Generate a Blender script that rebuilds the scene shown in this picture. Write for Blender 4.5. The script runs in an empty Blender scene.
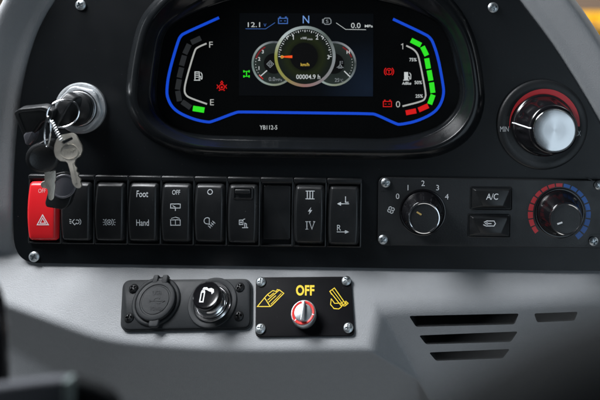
import bpy, bmesh, math, random
import numpy as np
from mathutils import Vector, Matrix
random.seed(7)
PI = math.pi
R = math.radians
S = 0.0007                      # metres per drawing unit (one unit = 0.7 mm on the fascia)
D = 600.0                       # eye distance from the fascia
FX, FY = 385.0, 50.0            # foot of the perpendicular from the eye
EYE = Vector((FX, -D, -FY))
scene = bpy.context.scene
COL = scene.collection

def world(p):                   # drawing units -> metres
    return Vector(((p[0]-300)*S, p[1]*S, (p[2]+200)*S))
def W(px, py, d):               # a photo point known to lie d units in front of the fascia
    k = (D-d)/D
    return Vector((FX+(px-FX)*k, -d, -(FY+(py-FY)*k)))

class Frame:
    def __init__(s, o, u, v):
        s.o = Vector(o); s.u = Vector(u).normalized()
        v = Vector(v); v = v - s.u*v.dot(s.u); s.v = v.normalized(); s.n = s.u.cross(s.v)
    def hit(s, px, py, h=0.0):
        dr = Vector((px, 0, -py)) - EYE
        t = (h - (EYE-s.o).dot(s.n))/dr.dot(s.n)
        p = EYE + dr*t - s.o
        return (p.dot(s.u), p.dot(s.v))
    def pt(s, a, b, h=0.0):
        return s.o + s.u*a + s.v*b + s.n*h
    def matrix(s, a=0, b=0, h=0):
        w = world(s.pt(a, b, h))
        m = Matrix((s.u, s.v, s.n)).transposed().to_4x4(); m.translation = w
        return m
    def turned(s, px, py, h, rx=0, ry=0, rz=0):
        a, b = s.hit(px, py, h)
        m = Matrix((s.u, s.v, s.n)).transposed() @ (Matrix.Rotation(R(rz), 3, 'Z') @ Matrix.Rotation(R(rx), 3, 'X') @ Matrix.Rotation(R(ry), 3, 'Y'))
        f = Frame(s.pt(a, b, h), m.col[0], m.col[1])
        return f

roll = R(0.75)
FA = Frame((300, 0, -200), (math.cos(roll), 0, -math.sin(roll)), (math.sin(roll), 0, math.cos(roll)))

# ------------------------------------------------------------------ materials
def newmat(name):
    m = bpy.data.materials.new(name); m.use_nodes = True
    nt = m.node_tree
    return m, nt, nt.nodes['Principled BSDF']
def mat(name, col, rough=0.5, metal=0.0, spec=0.5, grain=None, bump=0.0, bscale=900, var=0.0, coat=0.0, emit=None, estr=1.0, rvar=0.08, dust=0.0):
    m, nt, b = newmat(name)
    b.inputs['Base Color'].default_value = (*col, 1)
    b.inputs['Roughness'].default_value = rough
    b.inputs['Metallic'].default_value = metal
    b.inputs['Specular IOR Level'].default_value = spec
    b.inputs['Coat Weight'].default_value = coat
    if emit:
        b.inputs['Specular IOR Level'].default_value = .03
        b.inputs['Emission Color'].default_value = (*emit, 1); b.inputs['Emission Strength'].default_value = estr
        return m
    tc = nt.nodes.new('ShaderNodeTexCoord')
    n = nt.nodes.new('ShaderNodeTexNoise'); n.inputs['Scale'].default_value = 60; n.inputs['Detail'].default_value = 6
    nt.links.new(tc.outputs['Object'], n.inputs['Vector'])
    mr = nt.nodes.new('ShaderNodeMapRange'); mr.inputs['To Min'].default_value = max(0, rough-rvar); mr.inputs['To Max'].default_value = min(1, rough+rvar)
    mr.inputs['From Min'].default_value = 0.3; mr.inputs['From Max'].default_value = 0.7
    nt.links.new(n.outputs['Fac'], mr.inputs['Value']); nt.links.new(mr.outputs['Result'], b.inputs['Roughness'])
    if var:
        mx = nt.nodes.new('ShaderNodeMix'); mx.data_type = 'RGBA'
        mx.inputs[6].default_value = (*[c*(1-var) for c in col], 1); mx.inputs[7].default_value = (*[min(1, c*(1+var)) for c in col], 1)
        n2 = nt.nodes.new('ShaderNodeTexNoise'); n2.inputs['Scale'].default_value = 220; n2.inputs['Detail'].default_value = 8
        nt.links.new(tc.outputs['Object'], n2.inputs['Vector'])
        nt.links.new(n2.outputs['Fac'], mx.inputs[0]); nt.links.new(mx.outputs[2], b.inputs['Base Color'])
    if dust:
        vo = nt.nodes.new('ShaderNodeTexVoronoi'); vo.inputs['Scale'].default_value = 420; vo.feature = 'F1'
        vo.inputs['Randomness'].default_value = 1
        nt.links.new(tc.outputs['Object'], vo.inputs['Vector'])
        lt = nt.nodes.new('ShaderNodeMath'); lt.operation = 'LESS_THAN'; lt.inputs[1].default_value = 0.07
        nt.links.new(vo.outputs['Distance'], lt.inputs[0])
        sep = nt.nodes.new('ShaderNodeSeparateColor'); nt.links.new(vo.outputs['Color'], sep.inputs[0])
        g = nt.nodes.new('ShaderNodeMath'); g.operation = 'GREATER_THAN'; g.inputs[1].default_value = 0.86
        nt.links.new(sep.outputs[0], g.inputs[0])
        mu = nt.nodes.new('ShaderNodeMath'); mu.operation = 'MULTIPLY'; nt.links.new(lt.outputs[0], mu.inputs[0]); nt.links.new(g.outputs[0], mu.inputs[1])
        mu2 = nt.nodes.new('ShaderNodeMath'); mu2.operation = 'MULTIPLY'; mu2.inputs[1].default_value = dust; nt.links.new(mu.outputs[0], mu2.inputs[0])
        mx = nt.nodes.new('ShaderNodeMix'); mx.data_type = 'RGBA'; mx.inputs[7].default_value = (.35, .36, .36, 1)
        src = b.inputs['Base Color'].links[0].from_socket if b.inputs['Base Color'].links else None
        if src: nt.links.new(src, mx.inputs[6])
        else: mx.inputs[6].default_value = (*col, 1)
        nt.links.new(mu2.outputs[0], mx.inputs[0]); nt.links.new(mx.outputs[2], b.inputs['Base Color'])
    if bump:
        n3 = nt.nodes.new('ShaderNodeTexNoise'); n3.inputs['Scale'].default_value = bscale; n3.inputs['Detail'].default_value = 3
        nt.links.new(tc.outputs['Object'], n3.inputs['Vector'])
        bp = nt.nodes.new('ShaderNodeBump'); bp.inputs['Strength'].default_value = bump; bp.inputs['Distance'].default_value = 0.0004
        nt.links.new(n3.outputs['Fac'], bp.inputs['Height']); nt.links.new(bp.outputs['Normal'], b.inputs['Normal'])
    return m

M = {}
M['grey'] = mat('grey_moulded_plastic', (.255, .264, .274), .5, bump=.5, bscale=1400, var=.05, spec=.35)
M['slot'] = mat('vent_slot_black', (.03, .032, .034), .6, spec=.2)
M['black'] = mat('black_painted_steel', (.0022, .0034, .0046), .42, bump=.06, bscale=1600, spec=.32, dust=.25, rvar=.02)
M['plate'] = mat('black_plate', (.004, .004, .005), .5, bump=.08, bscale=1500, spec=.1, dust=.3)
M['acplate'] = mat('charcoal_plastic', (.012, .0135, .015), .45, bump=.22, bscale=1300, spec=.4, dust=.25)
M['rubber'] = mat('dark_grey_nylon', (.015, .017, .019), .55, bump=.15, bscale=1100, spec=.28, dust=.25)
M['rocker'] = mat('black_switch_plastic', (.009, .010, .011), .36, bump=.10, bscale=1400, spec=.5, dust=.25)
M['housing'] = mat('switch_housing_plastic', (.008, .009, .010), .36, bump=.08, bscale=1400, spec=.5)
M['red'] = mat('red_switch_plastic', (.72, .016, .022), .33, bump=.06, bscale=1400)
M['gloss'] = mat('glossy_black_plastic', (.005, .005, .006), .16, spec=.5, dust=.25)
M['bezel'] = mat('satin_black_bezel', (.006, .007, .008), .22, bump=.04, bscale=1300, spec=.28)
M['glass'] = mat('cluster_face', (.0025, .0028, .003), .22, spec=.22, rvar=.03)
M['mirror'] = mat('chrome', (.78, .78, .79), .14, 1.0)
M['zinc'] = mat('zinc_plated_steel', (.62, .65, .67), .45, 1.0, bump=.5, bscale=1100, var=.15)
M['screw'] = mat('nickel_screw', (.52, .56, .58), .42, 1.0, bump=.1, bscale=2000, var=.1)
M['dscrew'] = mat('black_screw', (.02, .021, .022), .4, .6)
M['brass'] = mat('nickel_silver_key', (.74, .70, .62), .42, 1.0, bump=.45, bscale=2200, var=.16)
M['redmark'] = mat('faded_print', (.80, .42, .42), .5)
M['white'] = mat('white_print', (.78, .80, .82), .5)
M['greyprint'] = mat('grey_print', (.55, .58, .6), .5)
M['yellow'] = mat('yellow_print', (.74, .52, .02), .5)
M['redprint'] = mat('red_print', (.50, .022, .03), .45)
M['blueprint'] = mat('blue_print', (.012, .11, .42), .45)
M['redring'] = mat('red_enamel', (.62, .03, .025), .4)
M['tan'] = mat('tan_pointer', (.55, .38, .12), .5)
M['keyblack'] = mat('black_key_plastic', (.010, .011, .012), .38, bump=.2, bscale=1200, spec=.45)
M['keygrey'] = mat('grey_key_inlay', (.10, .10, .115), .35, bump=.15, bscale=1200)
M['fore'] = mat('dark_grip_plastic', (.0022, .0028, .0032), .8, bump=.1, spec=.05)
M['lever'] = mat('grey_lever_plastic', (.036, .038, .043), .7, bump=.1, spec=.05)
M['levergreen'] = mat('pale_green_trim', (.065, .082, .082), .6, spec=.1)
M['outyellow'] = mat('yellow_machine_paint', (.70, .36, .018), .4, var=.1)
M['outbrown'] = mat('brown_brick', (.20, .145, .11), .8, var=.2)
M['outgreen'] = mat('leaf_green', (.06, .11, .03), .6, var=.3)
M['outtan'] = mat('tan_earth', (.25, .20, .15), .9, var=.2)

# brushed aluminium: radial spun finish (anisotropic)
def spun():
    m, nt, b = newmat('spun_aluminium')
    b.inputs['Metallic'].default_value = 1; b.inputs['Base Color'].default_value = (.50, .505, .51, 1)
    b.inputs['Roughness'].default_value = .16; b.inputs['Anisotropic'].default_value = 1.0
    b.inputs['Anisotropic Rotation'].default_value = .25
    t = nt.nodes.new('ShaderNodeTangent'); t.direction_type = 'RADIAL'; t.axis = 'Z'
    nt.links.new(t.outputs[0], b.inputs['Tangent'])
    tc = nt.nodes.new('ShaderNodeTexCoord')
    sep = nt.nodes.new('ShaderNodeSeparateXYZ'); nt.links.new(tc.outputs['Object'], sep.inputs[0])
    ln = nt.nodes.new('ShaderNodeVectorMath'); ln.operation = 'LENGTH'
    cx = nt.nodes.new('ShaderNodeCombineXYZ'); nt.links.new(sep.outputs[0], cx.inputs[0]); nt.links.new(sep.outputs[1], cx.inputs[1])
    nt.links.new(cx.outputs[0], ln.inputs[0])
    n = nt.nodes.new('ShaderNodeTexNoise'); n.noise_dimensions = '1D'; n.inputs['Scale'].default_value = 4000
    nt.links.new(ln.outputs['Value'], n.inputs['W'])
    bp = nt.nodes.new('ShaderNodeBump'); bp.inputs['Strength'].default_value = .12; bp.inputs['Distance'].default_value = .0001
    nt.links.new(n.outputs['Fac'], bp.inputs['Height']); nt.links.new(bp.outputs[0], b.inputs['Normal'])
    return m
M['spun'] = spun()
def glow(name, col, st=1.0):
    M[name] = mat(name, (.005, .005, .005), .5, emit=col, estr=st)
glow('lit_white', (.62, .66, .66), .85); glow('lit_grey', (.45, .46, .44), .9); glow('lit_blue', (.008, .075, .72), .85)
glow('lit_green', (.03, .80, .02), .95); glow('lit_red', (.80, .012, .012), .8); glow('lit_paleblue', (.20, .38, .80), .85)
glow('lit_midblue', (.06, .16, .50), .8); glow('lit_orange', (.95, .09, .015), .95); glow('lit_yellow', (.75, .52, .08), .8)
glow('lit_dimred', (.30, .015, .02), .6); glow('lit_segment', (.020, .022, .024), 1); glow('lit_black', (.0012, .0014, .0016), 1)
glow('lit_dimwhite', (.28, .31, .33), .8)

def ramp_mat(name, kind, stops, strength=1.0, scale=1.0):
    m, nt, b = newmat(name)
    b.inputs['Base Color'].default_value = (.003, .003, .003, 1)
    b.inputs['Roughness'].default_value = .4; b.inputs['Specular IOR Level'].default_value = .03
    tc = nt.nodes.new('ShaderNodeTexCoord'); mp = nt.nodes.new('ShaderNodeMapping')
    mp.inputs['Scale'].default_value = (scale, scale, scale)
    g = nt.nodes.new('ShaderNodeTexGradient'); g.gradient_type = kind
    nt.links.new(tc.outputs['Object'], mp.inputs[0]); nt.links.new(mp.outputs[0], g.inputs[0])
    cr = nt.nodes.new('ShaderNodeValToRGB')
    e = cr.color_ramp.elements
    while len(e) < len(stops): e.new(.5)
    for el, (p, c) in zip(e, stops): el.position = p; el.color = (*c, 1)
    nt.links.new(g.outputs['Fac'], cr.inputs[0])
    nt.links.new(cr.outputs[0], b.inputs['Emission Color']); b.inputs['Emission Strength'].default_value = strength
    M[name] = m
# screen pictures: dial rims run round from the left side (0) anticlockwise through the bottom, right and top
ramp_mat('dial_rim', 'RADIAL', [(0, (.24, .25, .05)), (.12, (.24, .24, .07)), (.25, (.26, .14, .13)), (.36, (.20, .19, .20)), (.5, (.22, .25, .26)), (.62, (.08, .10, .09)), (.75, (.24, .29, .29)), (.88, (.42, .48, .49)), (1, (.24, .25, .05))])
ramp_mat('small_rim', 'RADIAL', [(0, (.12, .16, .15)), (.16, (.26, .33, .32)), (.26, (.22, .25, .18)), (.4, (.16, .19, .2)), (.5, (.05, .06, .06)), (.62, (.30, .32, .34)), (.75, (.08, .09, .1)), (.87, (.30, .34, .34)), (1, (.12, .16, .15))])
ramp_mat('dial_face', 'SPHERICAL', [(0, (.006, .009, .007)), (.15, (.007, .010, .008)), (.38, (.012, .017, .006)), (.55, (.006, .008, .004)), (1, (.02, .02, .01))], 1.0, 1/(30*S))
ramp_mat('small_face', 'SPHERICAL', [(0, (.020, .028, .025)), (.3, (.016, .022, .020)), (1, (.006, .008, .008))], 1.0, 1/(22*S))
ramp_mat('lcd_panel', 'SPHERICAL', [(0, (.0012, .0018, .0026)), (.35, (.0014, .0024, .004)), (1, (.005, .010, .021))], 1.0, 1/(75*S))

# ------------------------------------------------------------------ objects
def tag(o, label=None, cat=None, group=None, kind=None):
    if label: o['label'] = label
    if cat: o['category'] = cat
    if group: o['group'] = group
    if kind: o['kind'] = kind
    return o
class Thing:
    """an Empty at the base of a thing; parts are given in the coordinates of its frame"""
    def __init__(s, name, label, cat, frame, px=None, py=None, h=0.0, group=None, at=None):
        s.f = frame
        a, b = at if at else frame.hit(px, py, h)
        s.a, s.b, s.h = a, b, h
        o = bpy.data.objects.new(name, None); COL.objects.link(o)
        o.empty_display_size = .01
        o.matrix_world = frame.matrix(a, b, h)
        s.o = o; tag(o, label, cat, group)
    def part(s, name, mb, m, parent=None, origin=None):
        """link mesh builder mb as ONE mesh object; mb is in frame coordinates"""
        oa, ob, oh = origin if origin else (s.a, s.b, s.h)
        po = parent['o0'] if parent is not None and 'o0' in parent else (s.a, s.b, s.h)
        me = mb.mesh(name, (oa, ob, oh))
        ms = m if isinstance(m, (list, tuple)) else [m]
        for x in ms: me.materials.append(M[x] if isinstance(x, str) else x)
        o = bpy.data.objects.new(name, me); COL.objects.link(o)
        o.parent = parent if parent is not None else s.o
        o.location = Vector((oa-po[0], ob-po[1], oh-po[2]))*S
        o['o0'] = [oa, ob, oh]
        return o

class MB:
    def __init__(s): s.v = []; s.f = []; s.mi = []
    def add(s, vs, fs, mi=0):
        k = len(s.v); s.v += [tuple(v) for v in vs]
        s.f += [tuple(i+k for i in f) for f in fs]; s.mi += [mi]*len(fs)
        return s
    def mesh(s, name, o=(0, 0, 0), scale=S, sharp=38, world_pts=False):
        me = bpy.data.meshes.new(name)
        vs = [((x-o[0])*scale, (y-o[1])*scale, (z-o[2])*scale) for x, y, z in s.v]
        me.from_pydata(vs, [], s.f); me.update()
        bm = bmesh.new(); bm.from_mesh(me)
        for f, mi in zip(bm.faces, s.mi): f.material_index = mi; f.smooth = True
        bmesh.ops.recalc_face_normals(bm, faces=bm.faces[:])
        for e in bm.edges:
            if len(e.link_faces) == 2 and e.calc_face_angle(0) > R(sharp): e.smooth = False
        bm.to_mesh(me); bm.free()
        return me
    # rings: list of rings of equal length, each a list of (a,b,h)
    def loft(s, rings, cap0=True, cap1=True, closed=True, mi=0):
        n = len(rings[0]); vs = [p for r in rings for p in r]; fs = []
        for i in range(len(rings)-1):
            for j in range(n if closed else n-1):
                k = (j+1) % n
                fs.append((i*n+j, i*n+k, (i+1)*n+k, (i+1)*n+j))
        if cap0: fs.append(tuple(range(n-1, -1, -1)))
        if cap1: fs.append(tuple((len(rings)-1)*n+j for j in range(n)))
        return s.add(vs, fs, mi)
    def prism(s, out, h0, h1, bev=0.6, mi=0, back=False):
        out = ccw(out)
        rings = [[(x, y, h0) for x, y in out]]
        if bev > 0:
            rings.append([(x, y, h1-bev) for x, y in out])
            for t in (.3, .7, 1):
                rings.append([(x, y, h1-bev+bev*math.sin(t*PI/2)) for x, y in inset(out, bev*(1-math.cos(t*PI/2)))])
        else: rings.append([(x, y, h1) for x, y in out])
        return s.loft(rings, mi=mi)
    def lathe(s, prof, c=(0, 0), n=64, flute=None, mi=0, cap0=False, cap1=True):
        rings = []
        for r, h in prof:
            ring = []
            for j in range(n):
                t = 2*PI*j/n; rr = r*(flute(t, r, h) if flute else 1)
                ring.append((c[0]+rr*math.cos(t), c[1]+rr*math.sin(t), h))
            rings.append(ring)
        return s.loft(rings, cap0, cap1, mi=mi)
    def tube(s, pts, r, closed=False, n=8, mi=0):
        pts = [Vector(p) for p in pts]; N = len(pts); rings = []
        ref = Vector((0.123, 0.31, 0.94)).normalized()
        for i, p in enumerate(pts):
            a = pts[(i-1) % N] if (closed or i > 0) else p
            b = pts[(i+1) % N] if (closed or i < N-1) else p
            t = (b-a).normalized(); x = t.cross(ref)
            x = x.normalized() if x.length > 1e-4 else t.orthogonal().normalized()
            y = t.cross(x); rr = r[i] if isinstance(r, (list, tuple)) else r
            rings.append([tuple(p + x*rr*math.cos(2*PI*k/n) + y*rr*math.sin(2*PI*k/n)) for k in range(n)])
        if closed: rings.append(rings[0])
        return s.loft(rings, not closed, not closed, mi=mi)
    def ribbon(s, pts, w, h, closed=False, th=0.15, mi=0):
        """a printed line of width w; h is a number or a function of (a,b)"""
        P = [Vector(p[:2]) for p in pts]; N = len(P); L = []; Rr = []
        for i in range(N):
            a = P[(i-1) % N] if (closed or i > 0) else None
            b = P[(i+1) % N] if (closed or i < N-1) else None
            d1 = (P[i]-a).normalized() if a is not None and (P[i]-a).length > 1e-9 else None
            d2 = (b-P[i]).normalized() if b is not None and (b-P[i]).length > 1e-9 else None
            d1 = d1 or d2; d2 = d2 or d1
            t = (d1+d2); t = t.normalized() if t.length > 1e-6 else d1
            nn = Vector((-t.y, t.x)); c = max(.45, nn.dot(Vector((-d1.y, d1.x))))
            L.append(P[i]+nn*w/2/c); Rr.append(P[i]-nn*w/2/c)
        H = h if callable(h) else (lambda a, b: h)
        vs = []; fs = []
        for i in range(N):
            for q in (L[i], Rr[i]): vs.append((q.x, q.y, H(q.x, q.y)+th))
            for q in (L[i], Rr[i]): vs.append((q.x, q.y, H(q.x, q.y)-th))
        for i in range(N if closed else N-1):
            j = (i+1) % N; a = 4*i; b = 4*j
            fs += [(a, a+1, b+1, b), (a+2, b+2, b+3, a+3), (a, b, b+2, a+2), (a+1, a+3, b+3, b+1)]
        if not closed:
            e = 4*(N-1); fs += [(0, 2, 3, 1), (e, e+1, e+3, e+2)]
        return s.add(vs, fs, mi)
    def poly(s, out, h, th=0.15, mi=0):
        out = ccw(out); n = len(out)
        H = h if callable(h) else (lambda a, b: h)
        vs = [(x, y, H(x, y)+th) for x, y in out]+[(x, y, H(x, y)-th) for x, y in out]
        fs = [tuple(range(n))]+[(j, j+n, (j+1) % n+n, (j+1) % n) for j in range(n)]
        return s.add(vs, fs, mi)
def ccw(o):
    a = sum(o[i][0]*o[(i+1) % len(o)][1]-o[(i+1) % len(o)][0]*o[i][1] for i in range(len(o)))
    return list(o) if a > 0 else list(o)[::-1]
def inset(o, d):
    n = len(o); out = []
    for i in range(n):
        p = Vector(o[i]); a = Vector(o[i-1]); b = Vector(o[(i+1) % n])
        d1 = (p-a); d2 = (b-p)
        d1 = d1.normalized() if d1.length > 1e-9 else d2.normalized(); d2 = d2.normalized() if d2.length > 1e-9 else d1
        n1 = Vector((-d1.y, d1.x)); n2 = Vector((-d2.y, d2.x)); m = n1+n2
        m = m.normalized() if m.length > 1e-6 else n1
        out.append(tuple(p+m*d/max(.4, m.dot(n1))))
    return out
def rrect(x0, y0, x1, y1, r, n=6):
    if y0 > y1: y0, y1 = y1, y0
    o = []
    for cx, cy, t0 in ((x1-r, y1-r, 0), (x0+r, y1-r, 90), (x0+r, y0+r, 180), (x1-r, y0+r, 270)):
        for k in range(n+1):
            t = R(t0+90*k/n); o.append((cx+r*math.cos(t), cy+r*math.sin(t)))
    return o
def roundpoly(P, r, n=5):
    """round the corners of a polygon"""
    o = []; N = len(P)
    for i in range(N):
        p = Vector(P[i]); a = Vector(P[i-1]); b = Vector(P[(i+1) % N])
        rr = r[i] if isinstance(r, (list, tuple)) else r
        da = (a-p); db = (b-p); q = min(rr, da.length*.45, db.length*.45)
        s0 = p+da.normalized()*q; s1 = p+db.normalized()*q
        for k in range(n+1):
            t = k/n; o.append(tuple(s0*(1-t)**2+p*2*t*(1-t)+s1*t*t))
    return o
def catmull(P, n=6, closed=False):
    o = []; N = len(P)
    for i in range(N if closed else N-1):
        g = lambda k: Vector(P[k % N]) if closed else Vector(P[max(0, min(N-1, k))])
        a, b, c, d = g(i-1), g(i), g(i+1), g(i+2)
        for k in range(n):
            t = k/n
            o.append(tuple(.5*(2*b+(c-a)*t+(2*a-5*b+4*c-d)*t*t+(3*b-a-3*c+d)*t**3)))
    if not closed: o.append(tuple(P[-1]))
    return o
def arc(cx, cy, r, t0, t1, n=24, ry=None):
    return [(cx+r*math.cos(R(t0+(t1-t0)*k/n)), cy+(ry or r)*math.sin(R(t0+(t1-t0)*k/n))) for k in range(n+1)]
def parc(cx, cy, r, t0, t1, n=24, ry=None):     # arc in photo axes (y down), angles as seen
    return [(cx+r*math.cos(R(t0+(t1-t0)*k/n)), cy-(ry or r)*math.sin(R(t0+(t1-t0)*k/n))) for k in range(n+1)]
def hits(f, pts, h=0): return [f.hit(x, y, h) for x, y in pts]

# lettering: Blender's built-in font turned into a mesh, fitted to a box
def textmesh(s, bold=0.0, spacing=1.0, shear=0.0):
    c = bpy.data.curves.new('t', 'FONT'); c.body = s; c.offset = bold; c.resolution_u = 4
    c.space_character = spacing; c.shear = shear
    o = bpy.data.objects.new('t', c); COL.objects.link(o)
    bpy.context.view_layer.update()
    me = bpy.data.meshes.new_from_object(o.evaluated_get(bpy.context.evaluated_depsgraph_get()))
    vs = [v.co.copy() for v in me.vertices]; fs = [tuple(p.vertices) for p in me.polygons]
    bpy.data.objects.remove(o); bpy.data.curves.remove(c); bpy.data.meshes.remove(me)
    return vs, fs
def text(mb, s, f, px, py, hh, ww=None, h=0.0, bold=0.0, spacing=1.0, shear=0.0, rot=0.0, mi=0, th=.12, hv=None):
    vs, fs = textmesh(s, bold, spacing, shear)
    x0 = min(v.x for v in vs); x1 = max(v.x for v in vs); y0 = min(v.y for v in vs); y1 = max(v.y for v in vs)
    k = hh/(y1-y0); kx = (ww/(x1-x0)) if ww else k
    h_ = h if not callable(h) else (hv or 10)
    out = []
    for v in vs:
        X = (v.x-(x0+x1)/2)*kx; Y = (v.y-(y0+y1)/2)*k
        c, sn = math.cos(R(rot)), math.sin(R(rot))
        a, b = f.hit(px+X*c-Y*sn, py-(X*sn+Y*c), h_)
        out.append((a, b, (h(a, b) if callable(h) else h)+th))
    mb.add(out, fs, mi)
    return mb
def line(mb, f, pts, w, h=0.0, closed=False, mi=0, hv=None, th=.12):
    h_ = h if not callable(h) else (hv or 10)
    return mb.ribbon(hits(f, pts, h_), w, h, closed, th, mi)
def fill(mb, f, pts, h=0.0, mi=0, hv=None, th=.12):
    h_ = h if not callable(h) else (hv or 10)
    return mb.poly(hits(f, pts, h_), h, th, mi)

def plate_with_hole(o, hs, h0, h1, bev=.35):
    bm = bmesh.new(); es = []
    for loop in [o]+hs:
        vv_ = [bm.verts.new((x, y, 0)) for x, y in loop]
        es += [bm.edges.new((vv_[i], vv_[(i+1) % len(vv_)])) for i in range(len(vv_))]
    r = bmesh.ops.triangle_fill(bm, edges=es, use_beauty=True)
    bm.verts.index_update()
    vs = [v.co.copy() for v in bm.verts]; fs = [tuple(v.index for v in q.verts) for q in bm.faces]
    bm.free(); n = len(vs)
    mb = MB(); V = [(v.x, v.y, h1) for v in vs]+[(v.x, v.y, h0) for v in vs]
    F = [q for q in fs]+[tuple(i+n for i in q[::-1]) for q in fs]; k = 0
    for loop in [o]+hs:
        L = len(loop)
        F += [(k+i, k+(i+1) % L, n+k+(i+1) % L, n+k+i) for i in range(L)]; k += L
    return mb.add(V, F)

# screw: pan head with a real cross recess
def screw_mesh(name, m, r=5.0, dome=1.8, base=1.2):
    mb = MB(); n = 64; nr = 18; vs = []; fs = []
    for i in range(nr+1):
        q = i/nr; rr = r*q
        for j in range(n):
            t = 2*PI*j/n; x, y = rr*math.cos(t), rr*math.sin(t)
            h = base+dome*(1-q**2.6)
            wx = .16*r*(1.15-.5*q); arm = .62*r
            def inside(a, b): return max(0, min(1, (wx-abs(b))/.25+.5))*max(0, min(1, (arm-abs(a))/.4+.5))
            h -= 1.9*max(inside(x, y), inside(y, x))
            vs.append((x, y, h))
    vs += [(r*math.cos(2*PI*j/n), r*math.sin(2*PI*j/n), -.5) for j in range(n)]
    for i in range(nr+1):
        for j in range(n):
            k = (j+1) % n
            if i == 0: continue
            fs.append((i*n+j, i*n+k, (i-1)*n+k, (i-1)*n+j)) if i <= nr else None
    for j in range(n): fs.append(((nr+1)*n+j, (nr+1)*n+(j+1) % n, nr*n+(j+1) % n, nr*n+j))
    mb.add(vs, fs)
    me = mb.mesh(name, sharp=50)
    me.materials.append(M[m])
    return me
SCREW = {}
def add_screw(th, px, py, h, m='screw', r=5.0, rot=None, name='screw'):
    if (m, r) not in SCREW: SCREW[(m, r)] = screw_mesh('screw', m, r)
    o = bpy.data.objects.new(name, SCREW[(m, r)]); COL.objects.link(o); o.parent = th.o
    a, b = th.f.hit(px, py, h)
    o.location = Vector((a-th.a, b-th.b, h-th.h))*S
    o.rotation_euler.z = R(random.uniform(0, 90) if rot is None else rot)
    return o

# ------------------------------------------------------------------ grey dashboard moulding (one relief surface)
EDGE = [(72,-60),(64,-30),(57,-3),(47,14),(38,32),(31,52),(26,70),(21,95),(18,120),(15.5,145),(14,170),(13,200),(13,228),(14,243),(18,254),(25,260.5),(34,263),(50,263.6),
        (150,265.2),(300,267.3),(450,269.4),(600,271.2),(700,272.5)]
REDGE = [(760,272),(740,215),(640,190),(600,123),(588,102),(576,82),(563.5,62),(551,43),(535,21),(519,0),(500,-26),(480,-60)]
OUTL = catmull([Vector(p) for p in EDGE], 4)+[Vector(p) for p in catmull([Vector(p) for p in REDGE], 4)]
OUTL = [Vector(p) for p in OUTL]

def plane3(p, q, r):            # -> d = A + B*X + C*P
    m = np.array([[1, p.x, -p.z], [1, q.x, -q.z], [1, r.x, -r.z]]); d = np.array([-p.y, -q.y, -r.y])
    return np.linalg.solve(m, d)
def on_plane(pl, px, py):       # where the view ray through a photo point meets the plane
    lo, hi = -200.0, 500.0
    for _ in range(60):
        m = (lo+hi)/2; p = W(px, py, m)
        if pl[0]+pl[1]*p.x+pl[2]*(-p.z)-m > 0: lo = m
        else: hi = m
    return W(px, py, (lo+hi)/2)
BAND = plane3(W(100,265.5,-3), W(500,270.5,-3), W(300,350,43))
def lower(p, q, r, drop):
    a = on_plane(BAND, *p); b = on_plane(BAND, *q)
    c = W(r[0], r[1], -a.y-drop)
    return plane3(a, b, c)
L1 = lower((200,353), (365,351), (280,402), 50)
L2 = lower((0,304), (110,343.5), (40,398), 72)
L3 = lower((110,343), (220,354), (160,402), 54)
va, vb = on_plane(BAND, 392, 309), on_plane(BAND, 600, 299)
VENT = plane3(va, vb, W(500, 372, -va.y-9))
FACET = plane3(on_plane(BAND, 372.5, 342), on_plane(BAND, 379, 311), on_plane(VENT, 413, 369))
def smin(a, b, k):
    h = np.clip(.5+.5*(b-a)/k, 0, 1); return b*(1-h)+a*h-k*h*(1-h)
def smax(a, b, k): return -smin(-a, -b, k)
def seg_dist(X, P, poly):
    best = np.full(X.shape, 1e9)
    for i in range(len(poly)-1):
        ax, ay = poly[i]; bx, by = poly[i+1]; dx, dy = bx-ax, by-ay; L = dx*dx+dy*dy+1e-9
        t = np.clip(((X-ax)*dx+(P-ay)*dy)/L, 0, 1)
        best = np.minimum(best, np.hypot(X-ax-t*dx, P-ay-t*dy))
    return best
def inside(X, P, poly):
    c = np.zeros(X.shape, bool); n = len(poly)
    for i in range(n):
        x0, y0 = poly[i]; x1, y1 = poly[(i+1) % n]
        if y0 == y1: continue
        k = ((y0 > P) != (y1 > P)) & (X < (x1-x0)*(P-y0)/(y1-y0)+x0)
        c ^= k
    return c
def relief(X, P):
    pl = lambda q: q[0]+q[1]*X+q[2]*P
    main = smin(smin(smin(pl(L1), pl(L3), 8), pl(L2), 6), pl(FACET), 3)
    vent = pl(VENT)-1.2*np.clip(374+(P-300)*.585-X, 0, 300)
    low = smin(pl(BAND), smax(main, vent, 2.5), 7)-1.2*np.clip(262-P, 0, 400)
    out = [(p[0], p[1]) for p in OUTL]
    s = seg_dist(X, P, out); ins = inside(X, P, out); s = np.where(ins, -s, s)
    rim = np.interp(s, [-8,-2,0,1.5,4,12,22,28,31.5,34.5,37,40,44,50,58,76], [-7,-6,-5,-1.5,.8,4,10.5,14,15.2,15,13.2,9,1,-16,-45,-110])
    # soften the interpolated profile a little
    w = np.clip((P-205)/70, 0, 1); w = w*w*(3-2*w)
    rim = rim*(1-w)+(-14)*w
    d = smax(low, rim, 5)
    d = np.where(ins, np.minimum(d, -5), d)
    d = np.where(ins & (s < -6), -40, d)
    return d
step = 1.6
xs = np.arange(-70, 690, step); ps = np.arange(-50, 480, step)
XX, PP = np.meshgrid(xs, ps)
DD = relief(XX, PP)
ny, nx = XX.shape
back = -95.0
vs = np.stack([XX, -np.maximum(DD, back+5), -PP], -1).reshape(-1, 3)
verts = [tuple(v) for v in vs]
faces = []
for i in range(ny-1):
    r0 = i*nx
    for j in range(nx-1):
        a = r0+j; faces.append((a, a+nx, a+nx+1, a+1))
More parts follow.
